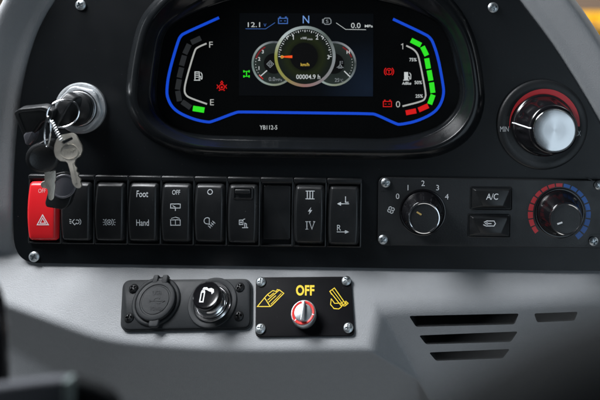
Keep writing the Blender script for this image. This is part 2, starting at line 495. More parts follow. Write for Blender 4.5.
# close the back so that it is a solid
border = [j for j in range(nx)]+[i*nx+nx-1 for i in range(1, ny)]+[(ny-1)*nx+j for j in range(nx-2, -1, -1)]+[i*nx for i in range(ny-2, 0, -1)]
k0 = len(verts)
for q in border: verts.append((verts[q][0], -back, verts[q][2]))
nb = len(border)
for q in range(nb): faces.append((border[q], border[(q+1) % nb], k0+(q+1) % nb, k0+q))
faces.append(tuple(k0+q for q in range(nb-1, -1, -1)))
base = W(300, 470, 0)
shell = bpy.data.objects.new('dashboard_shell', None); COL.objects.link(shell); shell.location = world(base)
tag(shell, 'grey moulded plastic dashboard shell with a sloping ledge framing the black panel', 'dashboard')
def world_mesh(name, verts, faces, origin):
    me = bpy.data.meshes.new(name)
    o = world(origin)
    me.from_pydata([world(v)-o for v in verts], [], faces); me.update()
    return me
me = world_mesh('moulding', verts, faces, base)
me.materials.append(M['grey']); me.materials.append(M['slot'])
moulding = bpy.data.objects.new('moulding', me); COL.objects.link(moulding)
bm = bmesh.new(); bm.from_mesh(me); bmesh.ops.recalc_face_normals(bm, faces=bm.faces[:]); bm.to_mesh(me); bm.free()
moulding.location = world(base)
# vent slots are cut into it
pv = on_plane(VENT, 470, 335)
vn = Vector((-VENT[1], -1, VENT[2])).normalized()      # outward normal (towards the eye)
vu = Vector((1, 0, 0)); vu = (vu-vn*vu.dot(vn)).normalized(); vv = vn.cross(vu)
FV = Frame(pv, vu, vv)
SLOTS = [[(409,316),(519,313.5),(514.5,324.5),(416,327)], [(419,335.5),(518,331.5),(511,342),(426,344.5)], [(429,352.5),(510,349),(503,358.5),(436,361)],
         [(534,313.5),(578,311.8),(574.5,320.8),(537,322.5)]]
cut = MB()
for q in SLOTS:
    o = ccw(roundpoly(hits(FV, q), 2.4, 5))
    cut.loft([[(x, y, -26) for x, y in o], [(x, y, 30) for x, y in o]])
cme = cut.mesh('cutter'); co = bpy.data.objects.new('cutter', cme); COL.objects.link(co)
mw = FV.matrix(0, 0, 0); co.matrix_world = mw
bo = moulding.modifiers.new('b', 'BOOLEAN'); bo.operation = 'DIFFERENCE'; bo.object = co; bo.solver = 'EXACT'
bpy.context.view_layer.update()
nm = bpy.data.meshes.new_from_object(moulding.evaluated_get(bpy.context.evaluated_depsgraph_get()))
moulding.modifiers.clear(); moulding.data = nm; nm.name = 'moulding'
bpy.data.objects.remove(co)
inv = mw.inverted() @ Matrix.Translation(world(base))
mwn = mw.to_3x3() @ Vector((0, 0, 1))
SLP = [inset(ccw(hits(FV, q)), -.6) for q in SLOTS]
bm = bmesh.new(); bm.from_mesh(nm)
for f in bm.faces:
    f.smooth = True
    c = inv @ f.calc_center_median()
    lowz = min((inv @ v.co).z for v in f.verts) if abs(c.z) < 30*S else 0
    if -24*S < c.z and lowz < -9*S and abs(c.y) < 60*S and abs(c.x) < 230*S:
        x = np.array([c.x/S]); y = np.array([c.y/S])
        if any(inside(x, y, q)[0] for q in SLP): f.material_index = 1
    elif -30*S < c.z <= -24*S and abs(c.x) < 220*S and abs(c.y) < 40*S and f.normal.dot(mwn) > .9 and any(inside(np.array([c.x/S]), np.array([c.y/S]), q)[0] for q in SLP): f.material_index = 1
bmesh.ops.delete(bm, geom=[f for f in bm.faces if all(v.co.y > 60*S for v in f.verts)], context='FACES')
for e in bm.edges:
    if len(e.link_faces) == 2 and e.calc_face_angle(0) > R(40): e.smooth = False
bm.to_mesh(nm); bm.free()
moulding.parent = shell; moulding.location = (0, 0, 0)
# louvre blade seen inside the top slot
FVb = Thing('louvre', None, None, FV, at=(0, 0))
FVb.o.parent = None
lm = MB()
for q in SLOTS[:1]:
    a = hits(FV, [(q[0][0]+4, q[0][1]+7), (q[1][0]-4, q[1][1]+7)], -12)
    lm.loft([[(a[0][0], a[0][1]-1, -16), (a[1][0], a[1][1]-1, -16)], [(a[0][0], a[0][1]+.5, -9), (a[1][0], a[1][1]+.5, -9)], [(a[0][0], a[0][1]-.6, -9), (a[1][0], a[1][1]-.6, -9)], [(a[0][0], a[0][1]-2, -16), (a[1][0], a[1][1]-2, -16)]], False, False, closed=False)
lme = lm.mesh('vent_louvre'); lme.materials.append(M['housing'])
lo = bpy.data.objects.new('vent_louvre', lme); COL.objects.link(lo); lo.parent = shell
lo.matrix_local = Matrix.Translation(-world(base)) @ mw
bpy.data.objects.remove(FVb.o)

# ------------------------------------------------------------------ black fascia
fas = Thing('fascia_panel', 'large black steel panel holding the gauges and switches with curved grey edges around', 'panel', FA, 300, 264, 0)
mb = MB(); o = ccw([FA.hit(p[0], p[1], 0) for p in OUTL])
mb.loft([[(x, y, -4.5) for x, y in o], [(x, y, -.7) for x, y in o], [(x, y, -.2) for x, y in inset(o, .25)], [(x, y, 0) for x, y in inset(o, .9)]])
OUTB0 = [(200,-40),(175,-20),(153,2),(140,20),(132.5,45),(127.5,75),(126,98),(129.5,114),(139,129.5),(156,142.5),(180,151.5),(212,156.5),(300,158),(400,159.3),(430,157.5),(450,151.5),(467,140.5),(479,124),(484.5,104),(484,85),(479.5,55),(472,30),(458,6),(436,-17),(412,-33),(370,-46),(305,-52),(245,-48)]
HOLE = ccw(inset(ccw([FA.hit(q[0], q[1], 0) for q in catmull([Vector(q) for q in OUTB0], 5, True)]), 4))
mb = MB(); oi = inset(o, .5)
mb.loft([[(x, y, -4.5) for x, y in o], [(x, y, -.7) for x, y in o], [(x, y, -.25) for x, y in inset(o, .2)], [(x, y, 0) for x, y in oi]], False, False)
mb.loft([[(x, y, -4.5) for x, y in HOLE], [(x, y, 0) for x, y in HOLE]], False, False)
mb2 = plate_with_hole(oi, [HOLE], -4.5, 0); nf_ = len(mb2.f)-len(oi)-len(HOLE)
mb.add(mb2.v, mb2.f[:nf_//2])
fas.part('plate', mb, 'black')
for x, y in ((81, 5), (493, 7.5), (34.5, 256.5)): add_screw(fas, x, y, 0, r=5.2)

def soft(P, it=2):
    for _ in range(it):
        q = [P[0]]
        for a, b in zip(P[:-1], P[1:]): q += [(a[0]*.75+b[0]*.25, a[1]*.75+b[1]*.25), (a[0]*.25+b[0]*.75, a[1]*.25+b[1]*.75)]
        P = q+[P[-1]]
    return P
# ------------------------------------------------------------------ instrument cluster
cl = Thing('instrument_cluster', 'wide digital instrument cluster with glowing gauges inside a deep black bezel', 'gauge cluster', FA, 305, 70, 0)
def angular(P, c=(305, 66), n=160):
    Q = [Vector(p) for p in catmull([Vector(p) for p in P], 8, True)]
    th = [math.atan2(-(q.y-c[1]), q.x-c[0]) for q in Q]; rr = [math.hypot(q.x-c[0], q.y-c[1]) for q in Q]
    o = sorted(zip(th, rr)); t = np.array([a for a, _ in o]); r = np.array([b for _, b in o])
    t = np.concatenate([t-2*PI, t, t+2*PI]); r = np.concatenate([r, r, r])
    # corners sit far from the centre: sample by angle densely enough
    an = np.linspace(-PI, PI, n, endpoint=False); ri = np.interp(an, t, r)
    return [(c[0]+b*math.cos(a), c[1]-b*math.sin(a)) for a, b in zip(an, ri)]
OUTB = [(200,-40),(175,-20),(153,2),(140,20),(132.5,45),(127.5,75),(126,98),(129.5,114),(139,129.5),(156,142.5),(180,151.5),(212,156.5),(300,158),(400,159.3),(430,157.5),(450,151.5),(467,140.5),(479,124),(484.5,104),(484,85),(479.5,55),(472,30),(458,6),(436,-17),(412,-33),(370,-46),(305,-52),(245,-48)]
CREST = [(206,-28),(184,-12),(164,6),(149.5,25),(142.5,48),(138,76),(137,98),(141,111),(151.5,125),(168,136.5),(188,143.5),(215,147),(300,148.4),(400,149.6),(424,148),(443,142.5),(458.5,131.5),(469.5,116),(474,99),(473.5,82),(469,54),(461,31),(447,11),(427,-8),(406,-22),(368,-34),(305,-39),(248,-36)]
LIP = [(215,-8),(200,1),(182,11),(165,25),(157.5,40),(154,62),(151,85),(150,98),(154,110),(163,121),(177,130),(196,136.5),(220,139),(300,140.6),(380,141.8),(408,141),(428,135.5),(446,125.5),(458,112),(463.5,97),(463,82),(458.5,58),(452,38),(441,22),(424,9),(404,-2),(370,-13),(305,-19),(250,-17)]
GLASS = [(232,0),(216,4.5),(200,10),(184,17.5),(171,26),(164,37),(160.5,55),(157,80),(156.5,98),(160,112),(169,123.5),(183,131),(207,135),(240,136),(300,137.2),(350,138),(385,138.5),(414,134.5),(436,127),(450,115.5),(458,102),(459,86),(455,70),(450,45),(440,25.5),(425,15.5),(402,6),(380,0.5),(345,-6),(305,-8),(265,-6)]
def ringat(P, h): return [(*FA.hit(x, y, h), h) for x, y in angular(P)]
def mix(A, B, t): return [tuple(Vector(a)*(1-t)+Vector(b)*t) for a, b in zip(A, B)]
r0, r1, r2, r3 = ringat(OUTB, 0), ringat(CREST, 9), ringat(LIP, -6), ringat(GLASS, -13)
def up(r, d): return [(a, b, h+d) for a, b, h in r]
mb = MB()
mb.loft([up(r0, -3), up(r0, .8), up(mix(r0, r1, .08), 1.6), up(mix(r0, r1, .45), 3.2), up(mix(r0, r1, .8), 2.2), up(mix(r0, r1, .93), .9), r1,
         up(mix(r1, r2, .06), .2), up(mix(r1, r2, .14), -.6), mix(r1, r2, .5), mix(r1, r2, .93)], False, False)
cl.part('bezel', mb, 'bezel')
mb = MB()
mb.loft([mix(r1, r2, .9), up(r2, .9), up(mix(r2, r3, .10), 1.3), up(mix(r2, r3, .25), .2), mix(r2, r3, .6), up(mix(r2, r3, .85), .2), up(mix(r2, r3, .9), .9), up(mix(r2, r3, .97), .9), up(r3, -1.5)], False, False)
cl.part('inner_trim', mb, 'bezel')
mb = MB()
o3 = [(a, b, -13.2) for a, b, h in ringat(GLASS, -13.2)]
mb.loft([[(a*1.01, b, -17) for a, b, h in o3], o3])
face = cl.part('display_face', mb, 'glass')
HG = -13.2
def disp(name, mb, m, origin=None, parent=face):
    org = (*origin, HG) if origin else None
    return cl.part(name, mb, m, parent, org)
h1 = HG+.25
mb = MB()
line(mb, FA, soft([(219,17.6),(184,33.3),(181,35.6),(178.3,40),(169,72),(166.6,90),(167.5,98),(172,107),(180,113.5),(195,119.7),(208,122.2),(212,121.6),(236,112.3),(240,111.8),(300,112.7),(371,113.6),(376,114.4),(396,123.8),(400,124.6),(417,121.2),(434,113),(441,104),(444,93),(443,84),(438.4,58.5),(433,42),(430,37.6),(426,34.5),(393,19)]), 2.8, h1)
disp('blue_outline', mb, 'lit_blue')
mb = MB()
line(mb, FA, soft([(206.5,43.4),(197,47.5),(194.6,50.5),(186,80),(184.2,90),(185.6,94.8),(189.5,97.8),(207,104)]), 1.6, h1)
text(mb, 'F', FA, 211, 44.6, 6.0, 3.6, h1); text(mb, 'E', FA, 212, 102.2, 6.0, 3.8, h1)
disp('fuel_scale', mb, 'lit_grey')
def tile(mb, x, y, L, w, rot, h=h1):
    c, s = math.cos(R(rot)), math.sin(R(rot))
    fill(mb, FA, [(x+a*c+b*s, y-a*s+b*c) for a, b in ((-L/2,-w/2),(L/2,-w/2),(L/2,w/2),(-L/2,w/2))], h)
for x, y, rot in ((196,40.2,25),(187,49,65),(183,60.5,74),(180.4,72.5,76),(178.4,84.3,80),(178.6,96,100),(186.3,104.6,-35)):
    mb = MB(); tile(mb, x, y, 10.5, 5.2, rot); disp('fuel_segment', mb, 'lit_segment')
mb = MB(); tile(mb, 198.6, 109.2, 11.5, 5.4, -9); disp('fuel_segment', mb, 'lit_green')
def pump(mb, x, y, k=1.0, solid=False):
    q = lambda P: [(x+a*k, y+b*k) for a, b in P]
    if solid:
        fill(mb, FA, q([(-3,4.5),(-3,-4.2),(1.2,-4.2),(1.2,4.5)]), h1); 
    else:
        line(mb, FA, q([(-3,3.6),(-3,-4),(1.2,-4),(1.2,3.6)]), .8, h1); line(mb, FA, q([(-2.2,-.6),(.4,-.6)]), .7, h1); line(mb, FA, q([(-2.2,-2.4),(.4,-2.4)]), .6, h1)
        line(mb, FA, q([(-2.2,1.4),(.4,1.4)]), .6, h1)
    line(mb, FA, q([(-4,4.3),(2.2,4.3)]), .9, h1)
    line(mb, FA, q([(1.4,.2),(2.6,.6),(2.8,3),(3.8,3.2),(4.1,2.2),(4,-1.6),(2.6,-3.6)]), .7, h1)
mb = MB(); pump(mb, 198, 75.8, 1.0); disp('fuel_pump_symbol', mb, 'lit_white')
mb = MB()
line(mb, FA, parc(221.8,87,2.7,0,360,16), .8, h1, True); line(mb, FA, [(221.8,84),(220.6,82.6),(221.8,81),(223,82.6)], .7, h1, True)
fill(mb, FA, parc(221.8,87.2,1.1,0,360,10), h1)
for sx in (-1, 1):
    line(mb, FA, [(221.8+sx*4.9,84.6),(221.8+sx*3.6,86.4),(221.8+sx*4.9,88.6)], .7, h1); line(mb, FA, [(221.8+sx*3,90.3),(221.8+sx*1.6,90.3)], .8, h1)
disp('red_warning_symbol', mb, 'lit_red')
mb = MB()
line(mb, FA, soft([(406.3,45.6),(412.5,48.5),(416.5,52),(419,57.5),(426,93),(425.3,98),(422.6,101.2),(402.5,106.2)]), 1.6, h1)
line(mb, FA, [(401.2,44.8),(402.8,43.8),(402.8,49.2)], .8, h1); text(mb, '0', FA, 398, 104.2, 6.2, 4.2, h1)
disp('additive_scale', mb, 'lit_grey')
mb = MB()
text(mb, '75%', FA, 413, 59.6, 3.4, 7.2, h1, bold=.015); text(mb, '50%', FA, 418.2, 82.4, 3.4, 7.4, h1, bold=.015); text(mb, '25%', FA, 419.2, 96, 3.4, 7.4, h1, bold=.015)
disp('percent_lettering', mb, 'lit_white')
mb = MB(); text(mb, 'AdBlue', FA, 406.6, 83.2, 3.0, 9.2, h1, bold=.02, shear=.2); disp('additive_lettering', mb, 'lit_white')
mb = MB(); text(mb, 'YB112-5', FA, 268.5, 127.4, 4.2, 17.5, h1); disp('type_lettering', mb, 'lit_white')
mb = MB(); pump(mb, 407, 76, .95, True); disp('additive_pump_symbol', mb, 'lit_white')
for x, y, rot, L in ((416,42.6,-27,11),(424.6,51,-64,10),(427.6,63.4,-80,10.5),(430,75.4,-80,10.5),(432.2,87.6,-82,10.5),(431.4,99.4,-110,10)):
    mb = MB(); tile(mb, x, y, L, 5.0, rot); disp('level_segment', mb, 'lit_green')
for x, y, rot in ((423.4,107.8,24),(411,111.8,11)):
    mb = MB(); tile(mb, x, y, 10.5, 5.0, rot); disp('level_segment', mb, 'lit_red')
mb = MB()
line(mb, FA, parc(389,71.5,3.1,0,360,18), .7, h1, True)
line(mb, FA, parc(389,71.5,4.7,130,230,8), .8, h1); line(mb, FA, parc(389,71.5,4.7,-50,50,8), .8, h1)
line(mb, FA, [(387.4,70.2),(390.6,70.2)], .7, h1); line(mb, FA, [(389,70.2),(389,73.6)], .7, h1)
disp('red_brake_symbol', mb, 'lit_red')
def battery(mb, x, y, w, hh, lw):
    line(mb, FA, [(x-w/2,y-hh/2),(x+w/2,y-hh/2),(x+w/2,y+hh/2),(x-w/2,y+hh/2)], lw, h1, True)
    for sx in (-1, 1): line(mb, FA, [(x+sx*w*.32-w*.1,y-hh*.72),(x+sx*w*.32+w*.1,y-hh*.72)], lw*1.2, h1)
    line(mb, FA, [(x-w*.32,y),(x-w*.12,y)], lw*.8, h1); line(mb, FA, [(x+w*.12,y),(x+w*.32,y)], lw*.8, h1)
mb = MB(); battery(mb, 387.4, 104, 8.2, 5.2, .8); disp('red_battery_symbol', mb, 'lit_red')

# colour screen in the middle of the cluster
mb = MB(); fill(mb, FA, [(239.5,13),(373.5,13.6),(373,96.4),(239,95.6)], HG+.1)
lcd = disp('colour_screen', mb, 'lcd_panel', FA.hit(368, 88, HG))
def scr(name, mb, m, c=None): return cl.part(name, mb, m, lcd, (*FA.hit(*c, HG), HG) if c else None)
h2 = HG+.35
def disc(c, r, h, n=48): mb = MB(); fill(mb, FA, parc(*c, r, 0, 360-360/n, n-1), h); return mb
def annulus(c, r0, r1, h, n=96):
    mb = MB(); line(mb, FA, parc(*c, (r0+r1)/2, 0, 360-360/n, n-1), r1-r0, h, True); return mb
for c, red, dg in (((274, 63.4), (118, 165), [('3',262.8,51.6),('2',259.2,58.8),('1',259,68)]), ((334, 63.6), (20, 62), [('H',348.2,52)])):
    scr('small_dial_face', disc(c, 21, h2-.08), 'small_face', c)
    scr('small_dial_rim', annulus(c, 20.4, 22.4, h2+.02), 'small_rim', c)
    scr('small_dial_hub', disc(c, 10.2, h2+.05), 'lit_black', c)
    mb = MB(); line(mb, FA, parc(*c, 18.6, *red, 10), 1.3, h2+.08); scr('red_zone', mb, 'lit_dimred')
    mb = MB()
    for s, x, y in dg: text(mb, s, FA, x, y, 3.6, None, h2+.1, bold=.02)
    a0 = 165 if c[0] < 300 else -40
    for k in range(7):
        t = R(a0+(k*9 if c[0] < 300 else k*9)); x, y = c[0]+18.4*math.cos(t), c[1]-18.4*math.sin(t)
        fill(mb, FA, parc(x, y, .42, 0, 300, 5), h2+.1)
    scr('small_dial_scale', mb, 'lit_white')
mb = MB(); line(mb, FA, [(267,70.4),(260.4,76.2)], 1.0, h2+.1); scr('small_needle', mb, 'lit_white'); mb = MB(); line(mb, FA, [(344.2,71),(350.2,76.8)], 1.0, h2+.1); scr('small_needle', mb, 'lit_white')
mb = MB(); line(mb, FA, [(263,79),(259,75)], .8, h2+.1); scr('red_zone', mb, 'lit_red')
mb = MB(); text(mb, '0.0', FA, 272, 79, 4.0, 6.4, h2+.1); text(mb, 'MPa', FA, 279, 79.8, 2.4, 6, h2+.1); scr('small_dial_reading', mb, 'lit_dimwhite'); mb = MB(); text(mb, '25', FA, 337, 80, 3.6, 4.4, h2+.1); text(mb, '°C', FA, 341.4, 80.2, 2.6, 3.6, h2+.1)
scr('small_dial_reading', mb, 'lit_dimwhite')
mb = MB()
line(mb, FA, [(270.2,60.6),(273.6,64),(270.2,67.4),(266.8,64)], .6, h2+.1, True); line(mb, FA, parc(270.2,64,1.3,0,340,10), .6, h2+.1, True)
scr('small_dial_symbol', mb, 'lit_dimwhite'); mb = MB()
line(mb, FA, [(340.2,61),(340.2,65)], .7, h2+.1); line(mb, FA, [(341.4,61.4),(342.8,61.4)], .5, h2+.1); line(mb, FA, [(341.4,63),(342.8,63)], .5, h2+.1); line(mb, FA, parc(340.2,66,1.2,0,340,10), .6, h2+.1, True)
line(mb, FA, [(336.8,67.4),(338.4,66.6),(338.4,68),(342,68),(342,66.8),(343.6,67.6)], .5, h2+.1)
scr('small_dial_symbol', mb, 'lit_dimwhite')
c = (305, 56.4)
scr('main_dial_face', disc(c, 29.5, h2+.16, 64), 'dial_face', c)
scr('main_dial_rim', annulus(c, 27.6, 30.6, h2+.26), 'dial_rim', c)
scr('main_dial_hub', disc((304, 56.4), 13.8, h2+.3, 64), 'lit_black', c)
mb = MB()
for k in range(37):
    t = R(180-k*5); r1_ = 26.6; L = 1.3 if k % 3 else 2.2
    x, y = math.cos(t), -math.sin(t)
    line(mb, FA, [(c[0]+x*(r1_-L), c[1]+y*(r1_-L)), (c[0]+x*r1_, c[1]+y*r1_)], .55 if k % 3 else .8, h2+.4)
line(mb, FA, parc(*c, 26.4, 45, 52, 5), .9, h2+.4); line(mb, FA, parc(*c, 26.4, 128, 135, 5), .9, h2+.4)
line(mb, FA, [(292.2,36.2),(293.4,35.2),(293.4,39.6)], .7, h2+.4)
for s, x, y in (('2',317,37.4),('3',328.4,57)): text(mb, s, FA, x, y, 4.2, None, h2+.4, bold=.01)
text(mb, 'x1000', FA, 303.6, 38, 2.3, 6, h2+.4); text(mb, 'r/min', FA, 310, 39, 2.0, 5, h2+.4)
scr('main_dial_scale', mb, 'lit_white')
mb = MB(); text(mb, '00004.9 h', FA, 308.2, 76.7, 4.5, 24, h2+.4, bold=.01); scr('hour_reading', mb, 'lit_white')
mb = MB(); fill(mb, FA, [(280.5,56.2),(292.3,55.3),(292.3,58),(280.5,57.2)], h2+.42); scr('main_needle', mb, 'lit_orange')
mb = MB(); line(mb, FA, parc(282, 56.8, 1.3, 0, 345, 14), .6, h2+.5, True); text(mb, 'km/h', FA, 305, 64.4, 3.2, 8.6, h2+.4, bold=.015); scr('speed_unit', mb, 'lit_yellow')
mb = MB(); text(mb, 'N', FA, 306, 19.4, 7.6, 6.4, h2, bold=.0); scr('gear_letter', mb, 'lit_paleblue')
mb = MB(); text(mb, '12.1', FA, 254, 24.6, 4.8, 12.2, h2); scr('screen_figures', mb, 'lit_white'); mb = MB(); text(mb, '0.0', FA, 355.8, 25.4, 5.2, 9.4, h2); text(mb, 'MPa', FA, 368.8, 26, 2.6, 8, h2, bold=.02)
line(mb, FA, [(336.2,22.8),(345.6,29.3),(366,29.6)], .5, h2); scr('screen_figures', mb, 'lit_white')
mb = MB(); text(mb, 'V', FA, 265, 25, 3.0, 2.6, h2); line(mb, FA, [(245.6,28.7),(265.6,28.8),(275,22.6)], .5, h2); scr('blue_underline', mb, 'lit_midblue')
mb = MB(); battery(mb, 283, 20.8, 9, 5.2, .9); scr('blue_battery_symbol', mb, 'lit_midblue')
mb = MB(); line(mb, FA, [(323.5,19.4),(325,18),(329.5,18),(331,20),(331,23),(329.4,24.2),(325,24.2),(323.5,22.6)], .8, h2, True); line(mb, FA, [(322.6,19),(322.6,23.2)], .8, h2); text(mb, 'S', FA, 327.2, 21.2, 3.2, 2.6, h2)
scr('engine_symbol', mb, 'lit_dimwhite')
mb = MB()
for sx in (-1, 1):
    line(mb, FA, [(246.5+sx*2.6,70.2),(246.5+sx*2.6,72.4)], 1.2, h2); line(mb, FA, [(246.5+sx*2.6,75.2),(246.5+sx*2.6,77.4)], 1.2, h2)
line(mb, FA, [(244,71.3),(249,71.3)], .7, h2); line(mb, FA, [(244,76.3),(249,76.3)], .7, h2); line(mb, FA, [(246.5,71.3),(246.5,76.3)], 1.0, h2)
scr('green_axle_symbol', mb, 'lit_green')

# ------------------------------------------------------------------ rocker switches
CELLS = [(30,63),(63,96.2),(96.2,129.5),(129.5,162.2),(162.2,195),(195,228),(228,260.6),(260.6,293.8),(293.8,326.8),(326.8,362)]
def row_y(x): return 174.2+(x-30)*math.tan(roll)
HB = 29.0
def rock_h(tilt, crown=2.4):
    return lambda v: 9.6-crown*v*v-tilt*v
def rocker_mb(w, tilt=0.0):
    mb = MB(); H = rock_h(tilt); base = []
    hw = w/2
    o = rrect(-hw, -HB, hw, HB, 3.2, 6)
    # densify the long sides, bow them outwards a little
    d = []
    for i in range(len(o)):
        a = Vector(o[i]); b = Vector(o[(i+1) % len(o)]); k = max(1, int((b-a).length/3))
        for q in range(k): d.append(a.lerp(b, q/k))
    o = [(p.x*(1+.085*(1-(p.y/HB)**2)), p.y*(1+.012*(1-(p.x/hw)**2))) for p in d]
    o = ccw(o); rings = [[(x, y, -2) for x, y in o]]
    def ring(ins, dh, k=1.0):
        q = inset(o, ins) if ins else o
        rings.append([(x*k, y*k, H(y*k/HB)+dh) for x, y in q])
    ring(0, -4.2); ring(.15, -3.4); ring(1.5, -1.5); ring(2.3, -.55); ring(3.0, -.12); ring(3.8, 0)
    for k in (.85, .7, .5, .3, .1, .01): ring(3.8, 0, k)
    mb.loft(rings)
    return mb
def housing_mb(w):
    mb = MB(); hw = w/2-.25; y0, y1 = -34.2, 34.4
    def rr(i, h, t=0): return [(x, y, h) for x, y in rrect(-hw+i, y0+i, hw-i, y1-i-t, 1.0, 2)]
    mb.loft([rr(0, -1), rr(0, 2.6), rr(.5, 3.1), rr(1.3, 3.1, 3.4), rr(1.5, 2.7, 3.8), rr(1.6, -.4, 3.8)], False, True)
    # raised ledge along the top
    mb.prism([(x, y) for x, y in rrect(-hw+.1, y1-4.2, hw-.1, y1-.2, .8, 2)], 2.5, 4.4, .7)
    return mb
GRP = 'rocker switches in the row under the cluster'
LAB = ['red hazard warning rocker switch at the left end of the row', 'black rocker switch with a work lamp symbol, behind the hanging keys', 'black rocker switch with a round beacon symbol beside the Foot and Hand switch',
       'black rocker switch lettered Foot above Hand', 'black rocker switch lettered OFF over two wiper symbols', 'black rocker switch with a small circle above a lamp beam symbol',
       'black rocker switch with a sliding lock latch at its top', 'blank black switch cover without any symbol', 'black rocker switch marked with roman numerals III and IV', 'black rocker switch with L and R arrows at the right end of the row']
hproto = rproto = None
switches = []
for i, (x0, x1) in enumerate(CELLS):
    cx = (x0+x1)/2; cy = row_y(cx)+34
    th = Thing('rocker_switch', LAB[i], 'switch', FA, cx, cy, 0, GRP)
    if hproto is None:
        hproto = th.part('housing', MB().add([(a+th.a, b+th.b, h) for a, b, h in housing_mb(33.2).v], housing_mb(33.2).f), 'housing')
        hh = hproto
    else:
        hh = hproto.copy(); COL.objects.link(hh); hh.parent = th.o; hh.location = (0, 0, 0)
    if i == 9: hh.scale.x = 35.0/33.2
    switches.append(th)
    H = None
    if i == 7:      # blanking plate: flat recessed cover
        mb = MB(); o = rrect(-13.4, -27.2, 13.4, 26.4, 1.6, 4)
        mb.prism([(x+th.a, y+th.b) for x, y in o], -1, 2.3, .6)
        th.part('blank_cover', mb, 'housing'); continue
    tilt = 2.6 if i == 9 else (.9 if i in (6,) else 0.0)
    key = (i == 9, i == 6, i == 0)
    src = rocker_mb(28.4 if i != 9 else 29.4, tilt)
    if i in (0, 6, 9) or rproto is None:
        mb = MB().add([(a+th.a, b+th.b-1.4, h) for a, b, h in src.v], src.f)
        rk = th.part('rocker', mb, 'red' if i == 0 else 'rocker')
        if i not in (0, 6, 9): rproto = rk
    else:
        rk = rproto.copy(); COL.objects.link(rk); rk.parent = th.o; rk.location = (0, 0, 0)
        rk['o0'] = [th.a, th.b, th.h]
    HF = rock_h(tilt)
    H = (lambda a, b, th=th, HF=HF: HF((b-th.b+1.4)/HB)+.02)
    P = dict(h=H, hv=8.5)
    mb = MB()
    nm_ = 'symbol'
    if i == 0:
        line(mb, FA, [(43.3,214.6),(48.8,224.6),(37.6,224.6)], .8, closed=True, **P); line(mb, FA, [(43.3,217.8),(46.1,223),(40.5,223)], .7, closed=True, **P)
        m2_ = MB(); text(m2_, 'OFF', FA, 42, 190.8, 4.0, 7.4, **P); th.part('lettering', m2_, 'redmark', rk)
    if i in (1, 2):
        x, y = (76, 221.6) if i == 1 else (109.6, 222)
        if i == 1:
            line(mb, FA, [(x-1,y-2.6),(x-3.4,y),(x-1,y+3),(x+1,y+1)], .75, **P); line(mb, FA, parc(x+1.6,y,2,-120,120,10), .75, **P)
            for k in (-2.6, 0, 2.6): line(mb, FA, [(x-6,y+k*.7-.8),(x-4.2,y+k*.7)], .6, **P)
            line(mb, FA, parc(x+1.6,y,3.8,-50,50,8), .7, **P)
        else:
            line(mb, FA, parc(x,y,2.4,0,340,14), .8, closed=True, **P); fill(mb, FA, parc(x,y,1,0,320,8), **P)
            line(mb, FA, parc(x,y,4.2,130,230,8), .7, **P); line(mb, FA, parc(x,y,4.2,-50,50,8), .7, **P)
            for k in (-1, 1): line(mb, FA, [(x+k*4.6,y-2.2),(x+k*6,y-2.8)], .6, **P); line(mb, FA, [(x+k*4.6,y+2.2),(x+k*6,y+2.8)], .6, **P); line(mb, FA, [(x+k*5,y),(x+k*6.4,y)], .6, **P)
    if i == 3:
        nm_ = 'lettering'
        text(mb, 'Foot', FA, 142.4, 193.8, 6.4, 11.6, bold=.006, **P); text(mb, 'Hand', FA, 143, 222.4, 6.4, 12.6, bold=.006, **P)
    if i == 4:
        text(mb, 'OFF', FA, 176.2, 192.3, 4.6, 8, **P)
        line(mb, FA, [(171,203.8),(180.6,203.8),(180.6,207.8),(171,207.8)], .7, closed=True, **P); line(mb, FA, [(175.8,207.8),(175.8,210.6)], .8, **P); line(mb, FA, [(175.8,207),(173,205.4)], .6, **P)
        line(mb, FA, [(171,219.6),(180.6,219.6),(180.6,225),(171,225)], .7, closed=True, **P); line(mb, FA, [(175.8,219.6),(175.8,225)], .6, **P); line(mb, FA, [(171.6,218.2),(175.8,216.8),(180,218.2)], .5, **P)
    if i == 5:
        line(mb, FA, parc(210,192,2.4,0,340,16), .7, closed=True, **P)
        line(mb, FA, parc(207.6,220.6,3.2,50,245,12)+[(209.6,224)], .75, closed=True, **P)
        for k in range(4): line(mb, FA, [(208.2+k*1.5,225.4-k*1.6),(211+k*1.5,228-k*1.6)], .6, **P)
        line(mb, FA, [(209.6,227.2),(214.8,221.6)], .45, **P)
    if i == 6:
        x, y = 244, 223
        line(mb, FA, [(x-4.4,y-3.2),(x-.8,y-3.2),(x-.8,y+1.2),(x-4.4,y+1.2)], .8, closed=True, **P); fill(mb, FA, parc(x-2.6,y-1,.9,0,320,8), **P)
        line(mb, FA, [(x-.6,y-3.8),(x+1.4,y-4.4)], .7, **P); line(mb, FA, [(x+1,y+4.4),(x+1,y-.2),(x+2.8,y+.6),(x+2.8,y+4.4)], .8, **P); line(mb, FA, [(x-1.6,y+4.4),(x+4.4,y+4.4)], .8, **P)
        # sliding latch in its recess
        lk = MB()
        a0, b0 = FA.hit(232.8, 199.2, 9); a1, b1 = FA.hit(252.6, 187.2, 9)
        hz = HF(.72)
        lk.loft([[(x, y, hz-1) for x, y in rrect(a0, b0, a1, b1, 1.5, 3)], [(x, y, hz+1.1) for x, y in rrect(a0, b0, a1, b1, 1.5, 3)], [(x, y, hz+1.5) for x, y in inset(ccw(rrect(a0, b0, a1, b1, 1.5, 3)), .6)],
                 [(x, y, hz+1.5) for x, y in inset(ccw(rrect(a0, b0, a1, b1, 1.5, 3)), 1.2)], [(x, y, hz+.4) for x, y in inset(ccw(rrect(a0, b0, a1, b1, 1.5, 3)), 1.5)]])
        lk.prism(rrect(a0+2, b1-6.2, a1-2, b1-2.2, .8, 2), hz, hz+2.8, .8)
        th.part('latch', lk, 'housing', rk)
